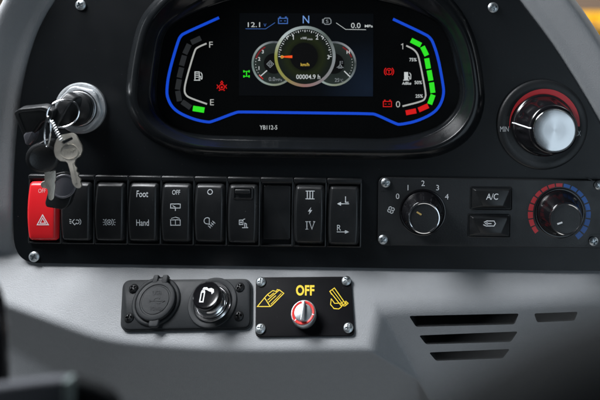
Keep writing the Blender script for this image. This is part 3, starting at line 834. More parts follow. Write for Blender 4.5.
    if i == 8:
        def serif(mb, cx, cy, hh, ww, s):
            text(mb, s, FA, cx, cy, hh, ww, **P)
        for k in (-1, 0, 1): line(mb, FA, [(310+k*2.7,191.2),(310+k*2.7,198.8)], .9, **P)
        line(mb, FA, [(305.4,191.2),(314.6,191.2)], .7, **P); line(mb, FA, [(305.4,198.8),(314.6,198.8)], .7, **P)
        fill(mb, FA, [(311.4,206.8),(308,211.2),(309.9,211.2),(308.8,214.6),(312.4,209.8),(310.4,209.8)], **P)
        line(mb, FA, [(307,221.4),(307,229)], .9, **P); line(mb, FA, [(305.6,221.4),(308.4,221.4)], .6, **P); line(mb, FA, [(305.6,229),(308.4,229)], .6, **P)
        line(mb, FA, [(309.6,221.4),(312,228.8),(314.6,221.4)], .8, **P); line(mb, FA, [(308.8,221.4),(310.8,221.4)], .6, **P); line(mb, FA, [(313.4,221.4),(315.4,221.4)], .6, **P)
    if i == 9:
        nm_ = 'lettering'
        text(mb, 'L', FA, 346.8, 199.8, 6, 3.6, **P); text(mb, 'R', FA, 339.2, 227.2, 5.6, 4, **P)
        line(mb, FA, [(340.5,203.9),(349,203.9)], .7, **P); fill(mb, FA, [(337,203.9),(341,202),(341,205.8)], **P)
        line(mb, FA, [(337,231.4),(345.5,231.4)], .7, **P); fill(mb, FA, [(349,231.4),(345,229.5),(345,233.3)], **P)
    th.part(nm_, mb, 'white' if i in (0, 3) else 'greyprint', rk)

# ------------------------------------------------------------------ climate control panel
ac = Thing('climate_panel', 'charcoal air conditioning panel with two knobs, two buttons and corner screws', 'control panel', FA, 495, 212, 0)
mb = MB()
p0 = FA.hit(378.6, 176, 0); p1 = FA.hit(611, 247.6, 0)
mb.prism(rrect(p0[0], p1[1]+.4, p1[0], p0[1]-.6, 6, 6), -1, 4.0, .8)
acp = ac.part('plate', mb, 'acplate')
HA = 4.0
# shallow raised outline that steps round the screw corners
mb = MB()
q = lambda pts: hits(FA, pts, HA)
line(mb, FA, [(383,243.4),(388.4,243.6),(391.5,246)], .5, HA)
ac.part('moulded_outline', mb, 'acplate', acp); mb = MB(); line(mb, FA, catmull([(588,178.8),(592,180.5),(592.6,185),(594,189),(598,190.6),(606,191)], 5), .6, HA)
ac.part('moulded_outline', mb, 'acplate', acp); mb = MB(); line(mb, FA, catmull([(586,246.4),(588.5,243),(588.6,238),(591,235),(597,234.4),(606,234.4)], 5), .6, HA)
ac.part('moulded_outline', mb, 'acplate', acp); mb = MB(); line(mb, FA, catmull([(380.5,191),(388,190.6),(391.4,187),(391.4,180),(393,177.6)], 5), .5, HA)
ac.part('moulded_outline', mb, 'acplate', acp); mb = MB(); line(mb, FA, catmull([(380.5,231),(386,231.4),(389.6,235),(389.8,242)], 5), .5, HA)
ac.part('moulded_outline', mb, 'acplate', acp)
for x, y in ((385.6,182.6),(383,239.4),(598.6,185),(593.3,241)): add_screw(ac, x, y, HA, r=4.7)
mb = MB()
for s, x, y in (('0',397.6,196.2),('1',408,187.6),('2',423,183.2),('3',437.6,187.6),('4',446.8,196.6)): text(mb, s, FA, x, y, 5.4, None, HA)
ac.part('fan_speed_numbers', mb, 'white', acp)
mb = MB()
for k in range(4):
    t = 20+90*k; line(mb, FA, [(391+.6*math.cos(R(t)),210-.6*math.sin(R(t)))]+parc(391+1.9*math.cos(R(t)),210-1.9*math.sin(R(t)),1.5,t-100,t+110,8), .8, HA)
ac.part('fan_symbol', mb, 'greyprint', acp)
def knob(th, px, py, hb, r_skirt, r_body, r_cap, height, parent=None, name='knob', ptr=None, ptrm='white', ang=0):
    c = th.f.hit(px, py, hb)
    nf = 7
    fl = lambda t, r, h: 1.0 - (0.05*max(0, math.cos(nf*t+ang))**3 if hb+4 < h < hb+height-3 else 0)
    mb = MB()
    prof = [(r_skirt, hb-.5), (r_skirt, hb+1.5), (r_skirt-.6, hb+2.4), (r_body+.6, hb+3.4), (r_body, hb+4.2)]
    for k in range(1, 9): prof.append((r_body+(r_cap+1.2-r_body)*k/9, hb+4.2+(height-7)*k/9))
    prof += [(r_cap+.9, hb+height-2.2), (r_cap+.4, hb+height-1.6)]
    mb.lathe(prof, c, 112, fl)
    k = th.part(name, mb, 'gloss', None, (*c, hb))
    mb = MB()
    mb.lathe([(r_cap+.3, hb+height-2.6), (r_cap+.5, hb+height-1.2), (r_cap+.1, hb+height-.3), (r_cap-.7, hb+height), (r_cap-1.3, hb+height-.3), (r_cap-1.5, hb+height-.9)], c, 96, None, 0, False, False)
    th.part('chrome_ring', mb, 'mirror', k, (*c, hb))
    mb = MB(); mb.lathe([(r_cap-1.2, hb+height-2), (r_cap-1.4, hb+height-.9), (r_cap-4, hb+height-.7), (2, hb+height-.6), (.2, hb+height-.6)], c, 64)
    th.part('cap', mb, 'acplate', k, (*c, hb))
    if ptr:
        mb = MB(); mb.ribbon([th.f.hit(*p, hb+height-.4) for p in ptr], 1.5, hb+height-.5); th.part('pointer', mb, ptrm, k)
    return k, c
mb = MB(); c0 = FA.hit(422.6, 212.2, HA)
mb.lathe([(23.2, HA-.3), (23.2, HA+.5), (22.4, HA+1), (21, HA+.9), (20, HA+.2)], c0, 80); ac.part('knob_collar', mb, 'gloss')
knob(ac, 422.6, 212.2, HA+.6, 20.6, 19.2, 15.0, 21, ptr=[(416.8,212),(421.4,214.8)], ptrm='tan')
# hot and cold scale
mb = MB(); mr_ = MB()
for k in range(18):
    t0 = 219-k*15.3; t1 = t0-12.6; w = 5.0-1.6*abs(math.sin(R((t0+t1)/2))) if k < 9 else 3.4+2.2*(k-9)/9
    (mr_ if k < 9 else mb).ribbon(hits(FA, parc(559.4,214,29,t0,t1,6), HA), w, HA, th=.12)
ac.part('red_heat_scale', mr_, 'redprint', acp); ac.part('blue_cold_scale', mb, 'blueprint', acp)
c0 = FA.hit(559.6, 213, HA); mb = MB()
mb.lathe([(25, HA-.3), (25, HA+.5), (24.2, HA+1), (22.6, HA+.9), (21.8, HA+.2)], c0, 80); ac.part('knob_collar', mb, 'gloss')
knob(ac, 559.6, 213, HA+.6, 22.4, 20.6, 15.2, 22.5, ptr=[(557.4,224.2),(562.4,222.4)], ang=.5)
for y0, x0, x1, hh, lab in ((187.6,470.8,511.4,21.2,'A/C'),(215,468.4,509.6,21,'rec')):
    a0, b0 = FA.hit(x0, y0+hh, HA); a1, b1 = FA.hit(x1, y0, HA)
    mb = MB(); o = ccw(rrect(a0, b0, a1, b1, 1.0, 3))
    mb.loft([[(x, y, HA-.5) for x, y in inset(o, -.9)], [(x, y, HA+.7) for x, y in inset(o, -.9)], [(x, y, HA+.9) for x, y in inset(o, -.5)], [(x, y, HA+.6) for x, y in o], [(x, y, HA-2) for x, y in o]], True, True)
    bz = ac.part('button_frame', mb, 'housing')
    mb = MB(); i_ = .8
    bot = [(a0+i_, b0+i_), (a1-i_, b0+i_), (a1-i_, b1-i_), (a0+i_, b1-i_)]
    top = [(a0+11, b0+4.6), (a1-10, b0+4.6), (a1-3.2, b1-2), (a0+3.6, b1-2)]
    mid = [(a*.12+b*.88, c*.12+d*.88) for (a, c), (b, d) in zip(bot, top)]
    ri = [[(x, y, h) for x, y in roundpoly(p, .9, 3)] for p, h in ((bot, HA-1.9), (bot, HA+.9), (mid, HA+4.6), (top, HA+5))]
    mb.loft(ri)
    bt = ac.part('button', mb, 'rocker')
    mb = MB()
    if lab == 'A/C': text(mb, 'A/C', FA, 492.2, 196.6, 6.2, 12.4, HA+5.05, bold=.008, shear=.12)
    else:
        line(mb, FA, [(484,222.4),(487,221),(494,221),(495.5,223.6),(494,226),(486,226),(483.4,224.6)], .8, HA+5.05)
        line(mb, FA, [(491.5,223.6),(486,223.6)], .8, HA+5.05); fill(mb, FA, [(484.6,223.6),(487.6,222.1),(487.6,225.1)], HA+5.05)
    ac.part('lettering' if lab == 'A/C' else 'recirculation_symbol', mb, 'white', bt)

# ------------------------------------------------------------------ throttle dial
td = Thing('throttle_dial', 'big round throttle dial with a spun aluminium knob and a red crescent scale', 'dial', FA, 542, 124, 0)
c = FA.hit(542, 124.4, 0)
mb = MB(); mb.lathe([(45, -.5), (45, 2.4), (44.3, 3.4), (42.5, 4.2), (37.5, 4.6), (37, 4.4), (20, 4.4)], c, 128)
dp = td.part('base_plate', mb, 'acplate', None, (*c, 0))
HT = 4.5
# red crescent: outer circle minus a smaller circle set off towards the lower left
mb = MB(); n = 60; A = []; B = []
for k in range(n+1):
    t = 186-190*k/n; x, y = 544.5+35.2*math.cos(R(t)), 124-35.2*math.sin(R(t))
    wdt = .4+7.6*math.sin(min(1, k/n*1.05)*PI*.62)**1.3
    A.append((x, y)); B.append((544.5+(35.2-wdt)*math.cos(R(t)), 124-(35.2-wdt)*math.sin(R(t))))
A = hits(FA, A, HT); B = hits(FA, B, HT); vs = [(a, b, HT+.3) for a, b in A]+[(a, b, HT+.3) for a, b in B]
mb.add(vs, [(k, k+1, n+2+k, n+1+k) for k in range(n)])
td.part('red_crescent', mb, 'redprint', dp)
mb = MB(); text(mb, 'MIN', FA, 504.4, 129, 5.2, 8.6, HT); td.part('lettering', mb, 'greyprint', dp); mb = MB(); text(mb, 'MAX', FA, 576.2, 133.2, 5.0, 9, HT)
td.part('lettering', mb, 'greyprint', dp)
nf = 9
fl = lambda t, r, h: 1.0 - (0.055*max(0, math.cos(nf*t+.6))**2*min(1, max(0, (h-12)/4))*min(1, max(0, (38-h)/3)))
mb = MB()
prof = [(31, 4.2), (31, 7.5), (30.4, 8.8), (29.2, 9.6), (28.8, 10), (28.8, 12)]
for k in range(1, 12): prof.append((28.2-4.4*(k/11)**1.2, 12+26*k/11))
prof += [(23.2, 40), (22.4, 41.4), (21, 42.2), (19.8, 42.3)]
mb.lathe(prof, c, 180, fl)
kn = td.part('knob', mb, 'gloss', None, (*c, 4))
mb = MB(); mb.lathe([(19.6, 41.5), (19.7, 42.9), (19.3, 43.5), (18.6, 43.7), (10, 43.75), (3, 43.78), (.15, 43.8)], c, 128)
td.part('aluminium_cap', mb, 'spun', kn, (*c, 4))
mb = MB()
t = R(176); pr = [(31.2, 7.6), (30.2, 9.4), (29, 10.4), (28.9, 13), (28.3, 17), (27.0, 24), (25.4, 31), (23.9, 38.3), (23.3, 40.3), (21, 42.5)]
mb.tube([(c[0]+(r+.1)*math.cos(t), c[1]+(r+.1)*math.sin(t), h) for r, h in pr], .7, n=6)
td.part('pointer', mb, 'white', kn)

# ------------------------------------------------------------------ ignition switch, keys
ig = Thing('ignition_switch', 'round ignition switch with a bright zinc nut and a black barrel', 'ignition switch', FA, 80, 108, 0)
c = FA.hit(80.4, 108.2, 2)
mb = MB()
hexf = lambda t, r, h: 1.0
mb.lathe([(25.4, -.5), (25.6, 1.6), (25.0, 2.6), (23.5, 3.0), (21, 3.1)], c, 96, None, 0, False, True)
ig.part('washer', mb, 'zinc', None, (*c, 0))
def hexr(t, r, h):
    q = (t+.22) % (PI/3)-PI/6; f = 1/math.cos(q)
    return min(f, 1.085) if r > 19.5 else 1.0
mb = MB()
mb.lathe([(20.8, 2.9), (20.9, 4.4), (20.5, 5.2), (19.6, 5.6), (18.6, 5.6), (18.0, 4)], c, 144, hexr, 0, False, False)
ig.part('nut', mb, 'zinc', None, (*c, 0))
mb = MB(); mb.lathe([(17.6, 4), (17.6, 8.5), (17.2, 9.4), (16.6, 9.7), (16.1, 9.4), (15.8, 8)], c, 96, None, 0, False, False)
ig.part('chrome_collar', mb, 'mirror', None, (*c, 0))
mb = MB(); mb.lathe([(15.9, 4), (15.9, 13), (15.2, 14.4), (13.8, 15), (5, 15.2), (.2, 15.2)], c, 80)
ig.part('barrel', mb, 'keyblack', None, (*c, 0))

def slab(mb, o, h0, h1, bev=1.2, n=3):
    o = ccw(o); rings = []
    for k in range(n+1):
        t = k/n*PI/2; rings.append([(x, y, h0+bev*(1-math.sin(t))) for x, y in inset(o, bev*(1-math.cos(PI/2-(PI/2-t)) if False else bev*(1-math.sin(t)))) ] if False else [(x, y, h0+bev*(1-math.sin(t))) for x, y in inset(o, bev*(1-math.cos(PI/2-t)))])
    rings = rings[::-1] if False else rings
    a = [[(x, y, h0+bev-bev*math.cos(k/n*PI/2)) for x, y in inset(o, bev*(1-math.sin(k/n*PI/2)))] for k in range(n+1)]
    b = [[(x, y, h1-bev+bev*math.sin(k/n*PI/2)) for x, y in inset(o, bev*(1-math.cos(k/n*PI/2)))] for k in range(n+1)]
    return mb.loft(a+b)
# key in the lock: the bow stands out of the barrel, its flat sides turned a little to the right
fk = Frame(FA.pt(*FA.hit(76, 108.6, 15), 14), (0, 0, 1), (0, 1, 0))
g = Vector((.50, 0, .866)); g.normalize()            # long axis of the bow in the panel plane
nrm = FA.n
fk = Frame(FA.pt(*c, 15), g, nrm)                    # a: along the bow, b: away from the panel, h: thickness
ik = Thing('ignition_key', 'black plastic ignition key turned in the lock, the ring threaded through it', 'key', fk, at=(0, 0))
mb = MB()
slab(mb, roundpoly([(-19, 8), (-19, 22), (-12, 27), (11, 27), (18.5, 22), (18.5, 8), (7, 1), (-7, 1)], 5, 6), -5.6, 5.6, 2.2, 4)
ik.part('bow', mb, 'keyblack')
mb = MB(); mb.prism([(-5, -6), (5, -6), (5, 2), (-5, 2)], -1.2, 1.2, .2); ik.part('blade', mb, 'brass')

def ring3(cpx, cpy, h, rx, ry, tilt_x, tilt_y, rot, wire, name, label, m='mirror', turns=2):
    f = FA.turned(cpx, cpy, h, tilt_x, tilt_y, rot)
    t = Thing(name, label, 'key ring', f, at=(0, 0))
    mb = MB(); pts = []
    N = 60
    for k in range(N*turns):
        q = 2*PI*k/N; pts.append((rx*math.cos(q), ry*math.sin(q), (k/N-turns/2)*wire*1.9))
    mb.tube(pts, wire, n=8)
    t.part('split_ring', mb, m)
    return t
ring3(63.2, 113.4, 47, 13.4, 12.2, 10, 20, 30, .85, 'key_ring', 'large split ring hooked through the ignition key')
ring3(47.6, 131.5, 56, 2.6, 13.5, 0, 0, -2, .55, 'key_ring', 'narrow upright split ring hanging between the black keys')
# spring-like snap chain between ring and the metal key
f = FA.turned(56.5, 131, 56, 0, 0, 27)
t = Thing('key_chain', 'short coiled wire chain leading down to the metal key', 'chain', f, at=(0, 0))
mb = MB(); pts = [(1.5*math.cos(k*.7), 10-20*k/80, 1.5*math.sin(k*.7)) for k in range(81)]
mb.tube(pts, .45, n=6); t.part('coil', mb, 'zinc')

# metal key
f = FA.turned(68, 150, 52, -8, 10, 0)
mk = Thing('metal_key', 'worn nickel key with a slotted head hanging in front of the switches', 'key', f, at=(0, 0))
P = hits(f, [(57.5,138.5),(61,135),(72.5,132.6),(76,134.5),(82.3,146),(83,150.5),(80.4,156.2),(76.5,158.5),(75.5,161),(74.6,164),(77.6,168.5),(76.6,171),(79.4,173.6),(78.2,176),(81.4,179),(80.4,182),(82.4,185),(80.5,188.2),(77,188),(73.2,184),(70.8,172),(68.3,163),(66.8,161.6),(61,161),(56,157),(54.5,151),(55.2,144)], 0)
P = ccw(roundpoly(P, 1.4, 3))
hole = ccw(roundpoly(hits(f, [(62,141.6),(72.4,136.6),(73.8,139.2),(63.4,144.2)], 0), 1.2, 3))
# plate with a real slot: fill between the two outlines
mb = plate_with_hole(P, [hole], -1.5, 1.5)
kb = mk.part('key_body', mb, 'brass')
mb = MB(); mb.ribbon(hits(f, [(71.4,163),(75.6,183)], 1.5), 1.8, 1.7, th=.35); mk.part('blade_rib', mb, 'brass', kb)
mb = MB(); line(mb, f, parc(69,151.5,9,0,352,36,7.4), .5, 1.6, True, th=.3)
for x in (64.5, 67.4, 70.4, 73.2):
    line(mb, f, [(x-.9,153.8-.2*(x-69)),(x-.6,149.4-.2*(x-69)),(x+.8,151.4-.2*(x-69)),(x+.9,149-.2*(x-69))], .6, 1.6, th=.3)
mk.part('stamped_mark', mb, 'brass', kb)

# flat black key, upper left
f = FA.turned(36, 118, 40, 18, -6, 0)
bk = Thing('black_key', 'flat black plastic key head jutting left from the ring, tapering downwards', 'key', f, at=(0, 0))
mb = MB(); slab(mb, roundpoly(hits(f, [(16.6,110.5),(22,107.2),(46,104.8),(56,110),(54.5,117),(45,121),(38,131),(34,134),(26.5,134.5)], 0), 2.4, 5), -4.5, 4.5, 1.1, 4)
bb = bk.part('bow', mb, 'keyblack')
mb = MB(); o = ccw(roundpoly(hits(f, [(21.5,111.4),(24.5,110),(45,107.8),(52,111),(51,114.4),(43,118),(36.6,127),(33,129.6),(29,130)], 0), 2, 4)); mb.ribbon(o, .7, 4.6, True, th=.35)
bk.part('moulded_rim', mb, 'keyblack', bb)
mb = MB(); slab(mb, roundpoly(hits(f, [(26,133),(29,129.6),(36.5,128.6),(38,133),(36.4,140),(32.5,143.5),(28.6,142.5)], 0), 3, 5), -3.4, 5.2, 2, 4)
bk.part('key_neck', mb, 'keygrey')
# round black key with a metal blade
f = FA.turned(43.5, 156, 42, 6, 20, 0)
rk_ = Thing('round_black_key', 'round black key head above a short metal blade over the red switch', 'key', f, at=(0, 0))
mb = MB(); cc = f.hit(43.5, 157, 0)
mb.lathe([(.2, -4.2), (12.4, -4.2), (14, -3), (14.4, 0), (14, 3), (12.4, 4.2), (11, 4.4), (10.4, 4.0), (.2, 3.9)], cc, 72)
hd = rk_.part('bow', mb, 'keyblack', None, (*cc, 0))
mb = MB(); slab(mb, roundpoly(hits(f, [(38,143.5),(47,138.4),(55,139),(57,146),(40,150)], 0), 2, 4), -3.5, 3.5, 1.4); rk_.part('loop', mb, 'keyblack')
mb = MB(); P = hits(f, [(44.6,171.6),(55.8,170.2),(56,180),(54.6,182),(55.6,185),(54,198),(51.4,200.4),(48.6,198.6),(47.6,188.6),(44.6,187.6),(42.4,187.6),(40.6,185),(41.4,182),(44.8,180.6)], 0)
mb.prism(roundpoly(P, .9, 3), -1.2, 1.2, .35); rk_.part('blade', mb, 'brass')
# black fob with a grey round inlay in front of the hazard switch
f = FA.turned(62, 188, 25, -6, 8, 0)
fb = Thing('key_fob', 'black key head with a round grey inlay resting over the hazard switch edge', 'key fob', f, at=(0, 0))
mb = MB(); slab(mb, roundpoly(hits(f, [(54,174),(66,170.6),(74.5,177),(76,188),(70.5,204),(65,209.2),(48,206.4),(46.6,202.6)], 0), 4, 5), -4.2, 4.2, 1.0, 4)
b_ = fb.part('body', mb, 'keyblack')
cc = f.hit(63.6, 186.2, 4.2); mb = MB(); mb.lathe([(11.4, 3.6), (11.4, 4.9), (10.6, 5.5), (9.8, 5.4), (9.3, 4.7), (4, 5.1), (.2, 5.2)], cc, 64)
fb.part('inlay', mb, 'keygrey', b_, (*cc, 0))

# ------------------------------------------------------------------ plates on the sloping ledge
bn = Vector((-BAND[1], -1, BAND[2])).normalized()
pb = on_plane(BAND, 255, 306)
bu = Vector((math.cos(R(.3)), 0, -math.sin(R(.3)))); bu = (bu-bn*bu.dot(bn)).normalized()
FB = Frame(pb, bu, bn.cross(bu))
# power outlet plate
so = Thing('power_outlet_plate', 'dark grey outlet plate with a capped USB socket and a lighter socket', 'socket plate', FB, 187, 330, 0)
mb = MB(); O = hits(FB, [(126,279.6),(248,278.6),(252.2,284),(251.6,324),(247,329.2),(127.5,331.2),(119.6,325),(122,285)], 4)
O = ccw(roundpoly(hits(FB, [(122.4,279.6),(251.6,278.4),(251.4,329),(119.6,331.4)], 4), 9, 8))
mb.loft([[(x, y, -1) for x, y in O], [(x, y, 2.4) for x, y in O], [(x, y, 2.9) for x, y in inset(O, .5)], [(x, y, 3.0) for x, y in inset(O, 1.3)], [(x, y, 4.2) for x, y in inset(O, 1.6)], [(x, y, 4.8) for x, y in inset(O, 2.4)]])
sp = so.part('plate', mb, 'rubber'); HS = 4.8
for x, y in ((133.8,289),(129.4,318),(240,287.6),(239,316.2)): add_screw(so, x, y, HS-.6, 'dscrew', 4.4)
c = FB.hit(156.4, 301.4, HS)
mb = MB(); mb.lathe([(22.6, HS-.5), (22.6, HS+1.4), (22, HS+2.2), (20.6, HS+2.6), (19.2, HS+2.2), (18.6, HS+1)], c, 96); so.part('socket_rim', mb, 'rubber', None, (*c, 0))
c2 = FB.hit(156, 300.8, HS+4)
mb = MB(); mb.lathe([(18.4, HS+.8), (18.6, HS+5), (17.9, HS+6.2), (16.8, HS+6.6), (14.6, HS+6.6), (14.2, HS+6.0), (13.0, HS+6.0), (12.6, HS+6.5), (6, HS+6.7), (.2, HS+6.8)], c2, 96)
a, b = FB.hit(154, 325, HS+3)
mb.prism(rrect(*FB.hit(148, 327.4, HS+4), *FB.hit(160.4, 317, HS+4), 2.5, 4), HS+1.2, HS+5.6, 1.2)
cap = so.part('socket_cap', mb, 'rubber', None, (*c2, 0))
mb = MB()
for xa, xb in ((152.4,159.8),(161.6,169.2)): mb.prism(rrect(*FB.hit(xa, 284.4, HS+4), *FB.hit(xb, 275.6, HS+4), 1.2, 3), HS+.5, HS+6.6, .9)
mb.prism(rrect(*FB.hit(157, 283.8, HS+4), *FB.hit(164, 278.6, HS+4), 1, 3), HS+.5, HS+5.4, .8)
so.part('hinge', mb, 'rubber')
mb = MB(); hc = HS+6.7
text(mb, 'USB', FB, 157, 292.6, 4.2, 9, hc, bold=.02, th=.3); text(mb, 'POWER', FB, 156.4, 308.6, 3.6, 12, hc, bold=.02, th=.3)
line(mb, FB, [(149.4,300.8),(163,300.8)], .9, hc, th=.35); line(mb, FB, [(153,300.8),(155.6,298),(158.6,298)], .8, hc, th=.35); line(mb, FB, [(155,300.8),(157.4,303.4),(160,303.4)], .8, hc, th=.35)
fill(mb, FB, parc(149.6,300.8,1.4,0,330,11), hc, th=.35); fill(mb, FB, [(162,299.2),(165,300.8),(162,302.4)], hc, th=.35); fill(mb, FB, parc(159,298,1,0,330,9), hc, th=.35)
so.part('embossed_lettering', mb, 'rubber', cap)
# lighter socket: ring on the plate
c3 = FB.hit(212.6, 302.6, HS)
mb = MB(); mb.lathe([(23.2, HS-.4), (23.2, HS+.9), (22.6, HS+1.5), (21.4, HS+1.6), (17.6, HS+1.2), (16.6, HS+.4)], c3, 96); so.part('lighter_socket_rim', mb, 'rubber', None, (*c3, 0))
mb = MB(); mb.lathe([(18, HS+.4), (18.2, HS+2.6), (17.5, HS+3.4), (16, HS+3.2), (15, HS+2), (14.6, HS-2)], c3, 96, None, 0, False, False); so.part('chrome_flange', mb, 'mirror', None, (*c3, 0))
# the lighter itself leans a little to the left
lt = Thing('cigarette_lighter', 'cigarette lighter with a black glossy knob and chrome neck in the right socket', 'lighter', FB, 212.4, 302.8, HS)
mb = MB(); cc = (lt.a, lt.b)
mb.lathe([(13.4, HS-1), (13.4, HS+4), (12.6, HS+5), (11.2, HS+5.6), (10.6, HS+7), (10.8, HS+12), (10.8, HS+14), (11.2, HS+15)], cc, 80, None, 0, False, True)
mb.lathe([(14.6, HS+1.4), (14.8, HS+2.4), (14.2, HS+3)], cc, 80)
lt.part('neck', mb, 'mirror')
mb = MB(); mb.lathe([(10.8, HS+14), (12.2, HS+15.2), (12.9, HS+17), (12.9, HS+24), (12.4, HS+25.6), (11.4, HS+26.2), (10.2, HS+26.0), (8.6, HS+25.7), (.2, HS+25.5)], cc, 80)
kb = lt.part('knob', mb, 'gloss')
hk = HS+26.0; x, y = FB.hit(208.6, 293, hk)
mb = MB(); q = lambda pts: [(cc[0]+a, cc[1]+b) for a, b in pts]
mb.ribbon(q([(-5,-6),(-5,2.6),(-2,2.6),(-2,-6)]), .9, hk-.5, True, th=.3); mb.poly(q([(-5,2),(-5,4.2),(-2,4.2),(-2,2)]), hk-.5, .3)
mb.poly(q([(-4.6,5),(-3.6,6.8),(-.6,7),(1,5.6),(3.4,6.4),(6,5.2),(6.6,2.6),(4.8,.8),(4.2,2.8),(2,3.4),(-.6,4.8),(-2.8,4.8)]), hk-.5, .3)
lt.part('cigarette_symbol', mb, 'white', kb)

# selector plate
se = Thing('selector_plate', 'small black selector plate with yellow OFF lettering, arm drawings and four screws', 'switch plate', FB, 305, 335, 0)
O = ccw(roundpoly(hits(FB, [(255.8,277.2),(351,276.4),(354.8,335.6),(255.2,337)], 2.6), 5, 6))
mb = MB(); mb.loft([[(x, y, -1) for x, y in O], [(x, y, 2.0) for x, y in O], [(x, y, 2.5) for x, y in inset(O, .3)], [(x, y, 2.6) for x, y in inset(O, .8)]])
pl_ = se.part('plate', mb, 'plate'); HP = 2.6
for x, y in ((261.2,282),(346.4,281),(260.6,329),(348.4,328)): add_screw(se, x, y, HP, r=4.6)
mb = MB(); text(mb, 'OFF', FB, 305.2, 290.4, 10.6, 18.4, HP, bold=.035, spacing=1.05); se.part('lettering', mb, 'yellow', pl_)
mb = MB()
def L_(pts, w=.75, closed=False): line(mb, FB, pts, w, HP, closed)
L_([(257.4,306.6),(264.6,297.8),(270.2,306.6)], .8, True); L_([(270.2,306.6),(272.4,305),(283.8,293.4),(279.4,290),(267.6,300.2)], .8)
L_([(264.6,297.8),(267.4,294.6),(272.8,290.6),(276.4,291.6)], .75); L_([(267.4,294.6),(269.6,296.4),(274,292.8)], .7); L_([(268.6,302.4),(272.6,298.6),(276,295.6)], .7); L_([(270.8,304.4),(281.4,293.4)], .6)
L_([(276.4,291.6),(277.2,289.6),(279.4,290)], .7)
se.part('dipper_drawing', mb, 'yellow', pl_)
mb = MB()
L_([(329.8,291.4),(334.4,288),(345.4,303.6),(341.4,306)], .8, True); L_([(332.2,289.8),(343.4,304.8)], .6)
L_([(331.2,298.6),(330.6,304.6),(334,308.6),(338.8,309),(342,306.4)], .8); L_([(331.2,298.6),(334.6,303.4),(341.4,303.2)], .75)
L_(parc(344,303.8,2.2,0,345,12), .7, True); L_([(345.6,301),(348.2,303.4),(345,306.2)], .7); L_([(330.4,292.6),(331.6,294.6)], .7)
se.part('bucket_drawing', mb, 'yellow', pl_)
c = FB.hit(304.4, 316.0, HP)
sk = MB(); sk.lathe([(11.6, HP-.5), (11.6, HP+10.6), (11.2, HP+11.4), (10.8, HP+11.6)], c, 72, lambda t, r, h: 1+.012*math.cos(24*t) if HP+1 < h < HP+9 else 1)
kn = se.part('selector_knob', sk, 'zinc')
mb = MB(); mb.lathe([(10.7, HP+11.3), (10.6, HP+12.1), (10.3, HP+12.4), (8.6, HP+12.4), (8.2, HP+12.1), (7.4, HP+11.4)], c, 72, None, 0, False, False); se.part('red_ring', mb, 'redring', kn)
mb = MB()
for k in range(3):
    t = R(100+k*125); mb.ribbon([(c[0]+r*math.cos(t), c[1]+r*math.sin(t)) for r in (8.4, 10.4)], .8, HP+12.5, th=.1)
se.part('ring_mark', mb, 'white', kn)
mb = MB(); mb.lathe([(8.3, HP+11), (8.2, HP+12.5), (7.6, HP+12.9), (.2, HP+12.9)], c, 64)
mb.prism(roundpoly([(c[0]-1.9, c[1]-8), (c[0]+1.9, c[1]-8), (c[0]+1.5, c[1]+9.6), (c[0]-1.5, c[1]+9.6)], .9, 3), HP+12.4, HP+16.6, .9)
se.part('turn_grip', mb, 'screw', kn)

# ------------------------------------------------------------------ things close to the eye, out of focus
def free_thing(name, label, cat, p):
    o = bpy.data.objects.new(name, None); COL.objects.link(o); o.location = world(p); tag(o, label, cat); return o
def free_part(root, name, mb, m, p, sharp=40):
    me = bpy.data.meshes.new(name); o_ = world(p)
    me.from_pydata([world(v)-o_ for v in mb.v], [], mb.f); me.update()
    bm = bmesh.new(); bm.from_mesh(me); bmesh.ops.recalc_face_normals(bm, faces=bm.faces[:])
    for f_ in bm.faces: f_.smooth = True
    for e in bm.edges:
        if len(e.link_faces) == 2 and e.calc_face_angle(0) > R(sharp): e.smooth = False
    bm.to_mesh(me); bm.free(); me.materials.append(M[m])
    o = bpy.data.objects.new(name, me); COL.objects.link(o); o.parent = root; return o
# dark armrest console at lower right
def wslab(outline_px, d0, d1, bev):
    """solid with a rounded outline standing between two distances from the fascia"""
    k = (D-d0)/D
    o = [(FX+(x-FX)*k, -(FY+(y-FY)*k)) for x, y in outline_px]; o = ccw(o); mb = MB(); rings = []
    for t in np.linspace(0, 1, 5): rings.append([(x, -(d1-bev+bev*math.sin(t*PI/2)), z) for x, z in inset(o, bev*(1-math.cos(t*PI/2)))])
    rings.insert(0, [(x, -d0, z) for x, z in o])
    return mb.loft(rings)
p = W(600, 420, 480)
ar = free_thing('lever_console', 'dark lever console close to the viewer, blurred across the lower right corner', 'lever console', p)
O = roundpoly([(392,450),(425,398),(470,366),(530,331),(590,307),(660,284),(800,250),(900,250),(900,640),(300,640),(340,500)], 14, 5)
free_part(ar, 'cover', wslab(O, 500, 518, 14), 'fore', p)
mb = MB(); k = (D-518)/D
bt_ = [(FX+(x-FX)*k, -(FY+(y-FY)*k)) for x, y in rrect(640, 440, 700, 500, 16, 5)]
mb.loft([[(x, -516, z) for x, z in bt_], [(x, -520, z) for x, z in bt_]]); free_part(ar, 'push_button', mb, 'fore', p)
# grey lever box bottom left
p = W(50, 420, 290)
lv = free_thing('lever_box', 'blurred grey lever box with a pale edge strip at the lower left', 'lever box', p)
O = roundpoly([(-30,386),(10,381),(45,376.5),(66,374.5),(69,377),(69,470),(-30,470)], 3, 4); free_part(lv, 'front_cover', wslab(O, 295, 300, 2), 'lever', p)
O = roundpoly([(68.5,375),(75,374.6),(75.5,470),(68.5,470)], 1.5, 4); free_part(lv, 'edge_strip', wslab(O, 295, 301, 1.5), 'levergreen', p)
O = roundpoly([(75,375.4),(80,375),(100,381),(114,389),(122,400),(126,470),(75,470)], 5, 4); free_part(lv, 'side_cover', wslab(O, 288, 294, 3), 'fore', p)
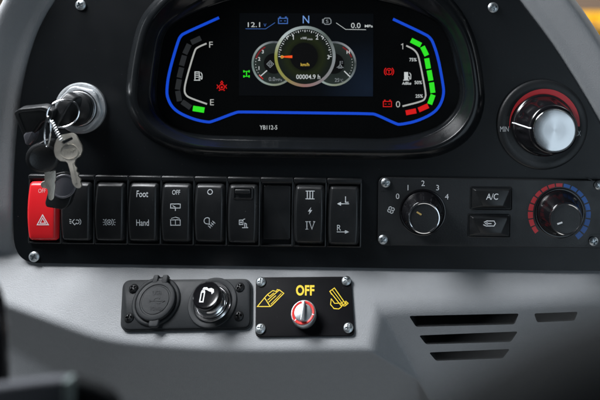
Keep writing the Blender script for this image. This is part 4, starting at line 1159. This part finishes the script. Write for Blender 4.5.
# black steering wheel rim passing the left edge
p = W(-40, 420, 240)
sw = free_thing('steering_wheel', 'black steering wheel rim, only a blurred dark arc at the lower left edge', 'steering wheel', p)
mb = MB(); k = (D-240)/D
pts = [(FX+(x-FX)*k, -d, -(FY+(y-FY)*k)) for x, y, d in catmull([Vector(q) for q in ((-60,262,240),(-34,278,240),(-19,297,240),(-12.5,325,240),(-11,360,240),(-12,400,240),(-20,450,240),(-40,500,240),(-80,540,240))], 6)]
mb.tube([tuple(q) for q in pts], 10.5, n=20); free_part(sw, 'rim', mb, 'gloss', p)
mb = MB(); mb.tube([(FX+(x-FX)*k, -236, -(FY+(y-FY)*k)) for x, y in ((-14,372),(-60,385),(-110,392))], [8, 7, 9], n=16); free_part(sw, 'spoke', mb, 'gloss', p)

# ------------------------------------------------------------------ what shows past the dashboard, far out of focus
def far(px, py, d): return W(px, py, -d)
p = far(640, 60, 2200)
mb = MB()
yb = free_thing('yellow_excavator', 'blurred yellow machine body beyond the right edge of the dashboard', 'excavator', p)
def fbox(x0, y0, x1, y1, d, depth, bev=20):
    a = far(x0, y0, d); b = far(x1, y1, d)
    o = rrect(a.x, b.z, b.x, a.z, bev, 5); o = ccw(o); q = MB()
    q.loft([[(x, d+depth, z) for x, z in o], [(x, d+bev, z) for x, z in o], [(x, d, z) for x, z in inset(o, bev*.6)]])
    return q
free_part(yb, 'engine_cover', fbox(566, 11, 720, 38, 2200, 500), 'outyellow', p)
free_part(yb, 'counterweight', fbox(596, 12.5, 760, 35, 2120, 60), 'outyellow', p)
mb = fbox(590, 25, 640, 27.5, 2110, 60, 4); free_part(yb, 'grille', mb, 'outbrown', p)
p = far(640, 60, 3200)
bw = free_thing('brick_building', 'blurred brown brick building far beyond the yellow machine', 'building', p)
free_part(bw, 'wall', fbox(480, -60, 900, 90, 3200, 300, 5), 'outbrown', p); free_part(bw, 'roof_edge', fbox(470, -75, 910, -58, 3180, 330, 5), 'outtan', p)
p = far(605, 60, 2000)
sh = free_thing('shrub', 'blurred green shrub low beside the yellow machine', 'shrub', p)
mb = MB()
for _ in range(420):
    t = random.random()*2*PI; u_ = random.random()**.5; z = random.random()
    cx, cy, cz = p.x+150*u_*math.cos(t), p.y+100*u_*math.sin(t), p.z+z*115*(1-.5*u_)-30
    dx = Vector((random.uniform(-1,1), random.uniform(-1,1), random.uniform(-1,1))).normalized()*22; dy = dx.orthogonal().normalized()*9
    v = Vector((cx, cy, cz)); mb.add([v-dx, v-dy, v+dx, v+dy], [(0, 1, 2, 3)])
free_part(sh, 'leaves', mb, 'outgreen', p)
mb = MB(); mb.tube([(p.x, p.y, p.z-60), (p.x+4, p.y, p.z), (p.x-6, p.y, p.z+50)], [10, 8, 4], n=8); free_part(sh, 'stem', mb, 'outbrown', p)
p = far(-20, 40, 2600)
hb = free_thing('earth_bank', None, None, p); bpy.data.objects.remove(hb)
bank = MB()
o = []
nxs = 40
rows = []
for j in range(12):
    row = []
    for i in range(nxs):
        x = -9000+i*330; z = far(0, 0, 2600).z-600+j*90; y = 2600+j*160+120*math.sin(i*.7+j*.4)
        row.append((x, y, z+40*math.sin(i*1.3+j)))
    rows.append(row)
bank.loft(rows, False, False, closed=False)
me = bpy.data.meshes.new('hill')
me.from_pydata([world(v) for v in bank.v], [], bank.f); me.update(); me.materials.append(M['outtan'])
ho = bpy.data.objects.new('hill', me); COL.objects.link(ho); tag(ho, 'pale brown earth bank outside beyond the dashboard', 'hill', kind='structure')

# ------------------------------------------------------------------ light: daylight falling into the cab through its windows, plus an added fill lamp
wd = bpy.data.worlds.new('World'); scene.world = wd; wd.use_nodes = True
bg = wd.node_tree.nodes['Background']; bg.inputs[0].default_value = (.75, .87, 1, 1); bg.inputs[1].default_value = .025
def area(name, px, py, d, tx, ty, td_, sx, sy, power, col=(1, 1, 1)):
    l = bpy.data.lights.new(name, 'AREA'); l.shape = 'RECTANGLE'; l.size = sx; l.size_y = sy; l.energy = power; l.color = col
    o = bpy.data.objects.new(name, l); COL.objects.link(o)
    a = world(Vector((px, -d, -py))); b = world(Vector((tx, -td_, -ty)))
    o.location = a; o.rotation_euler = (b-a).to_track_quat('-Z', 'Y').to_euler()
    return o
area('window_light_top', 20, -620, -190, 200, 300, -40, 1.2, .26, 43, (.95, .97, 1))
area('window_light_left', -800, 60, 220, 150, 150, 0, .05, .6, .42, (.90, .96, 1))
area('window_light_right', 1500, 40, 160, 500, 150, 0, .05, .6, .42, (.88, .95, 1))
area('door_window_light', 1080, 440, 1000, 480, 180, 0, .5, .7, 1.7, (.72, .87, 1))
area('low_fill_light', 250, 1150, 380, 300, 380, 20, .7, .4, .70, (1, .98, .95))  # added fill lamp from below, lifts the dark lower console face
area('outside_light', 720, -1500, -700, 700, 100, -2600, 2.0, 1.0, 62, (1, .98, .94))

# ------------------------------------------------------------------ camera
cd = bpy.data.cameras.new('camera'); cam = bpy.data.objects.new('camera', cd); COL.objects.link(cam)
cam.location = world(EYE); cam.rotation_euler = (PI/2, 0, 0)
cd.sensor_width = 36; cd.lens = 36*D/600
cd.shift_x = (300-FX)/600; cd.shift_y = -(200-FY)/600
cd.clip_start = .005; cd.clip_end = 200
cd.dof.use_dof = True; cd.dof.focus_distance = (D-18)*S; cd.dof.aperture_fstop = 3.7
scene.camera = cam
vs_ = scene.view_settings; vs_.view_transform = 'Standard'; vs_.look = 'None'; vs_.exposure = 0; vs_.gamma = 1
for o in list(bpy.data.objects):
    if 'o0' in o: del o['o0']
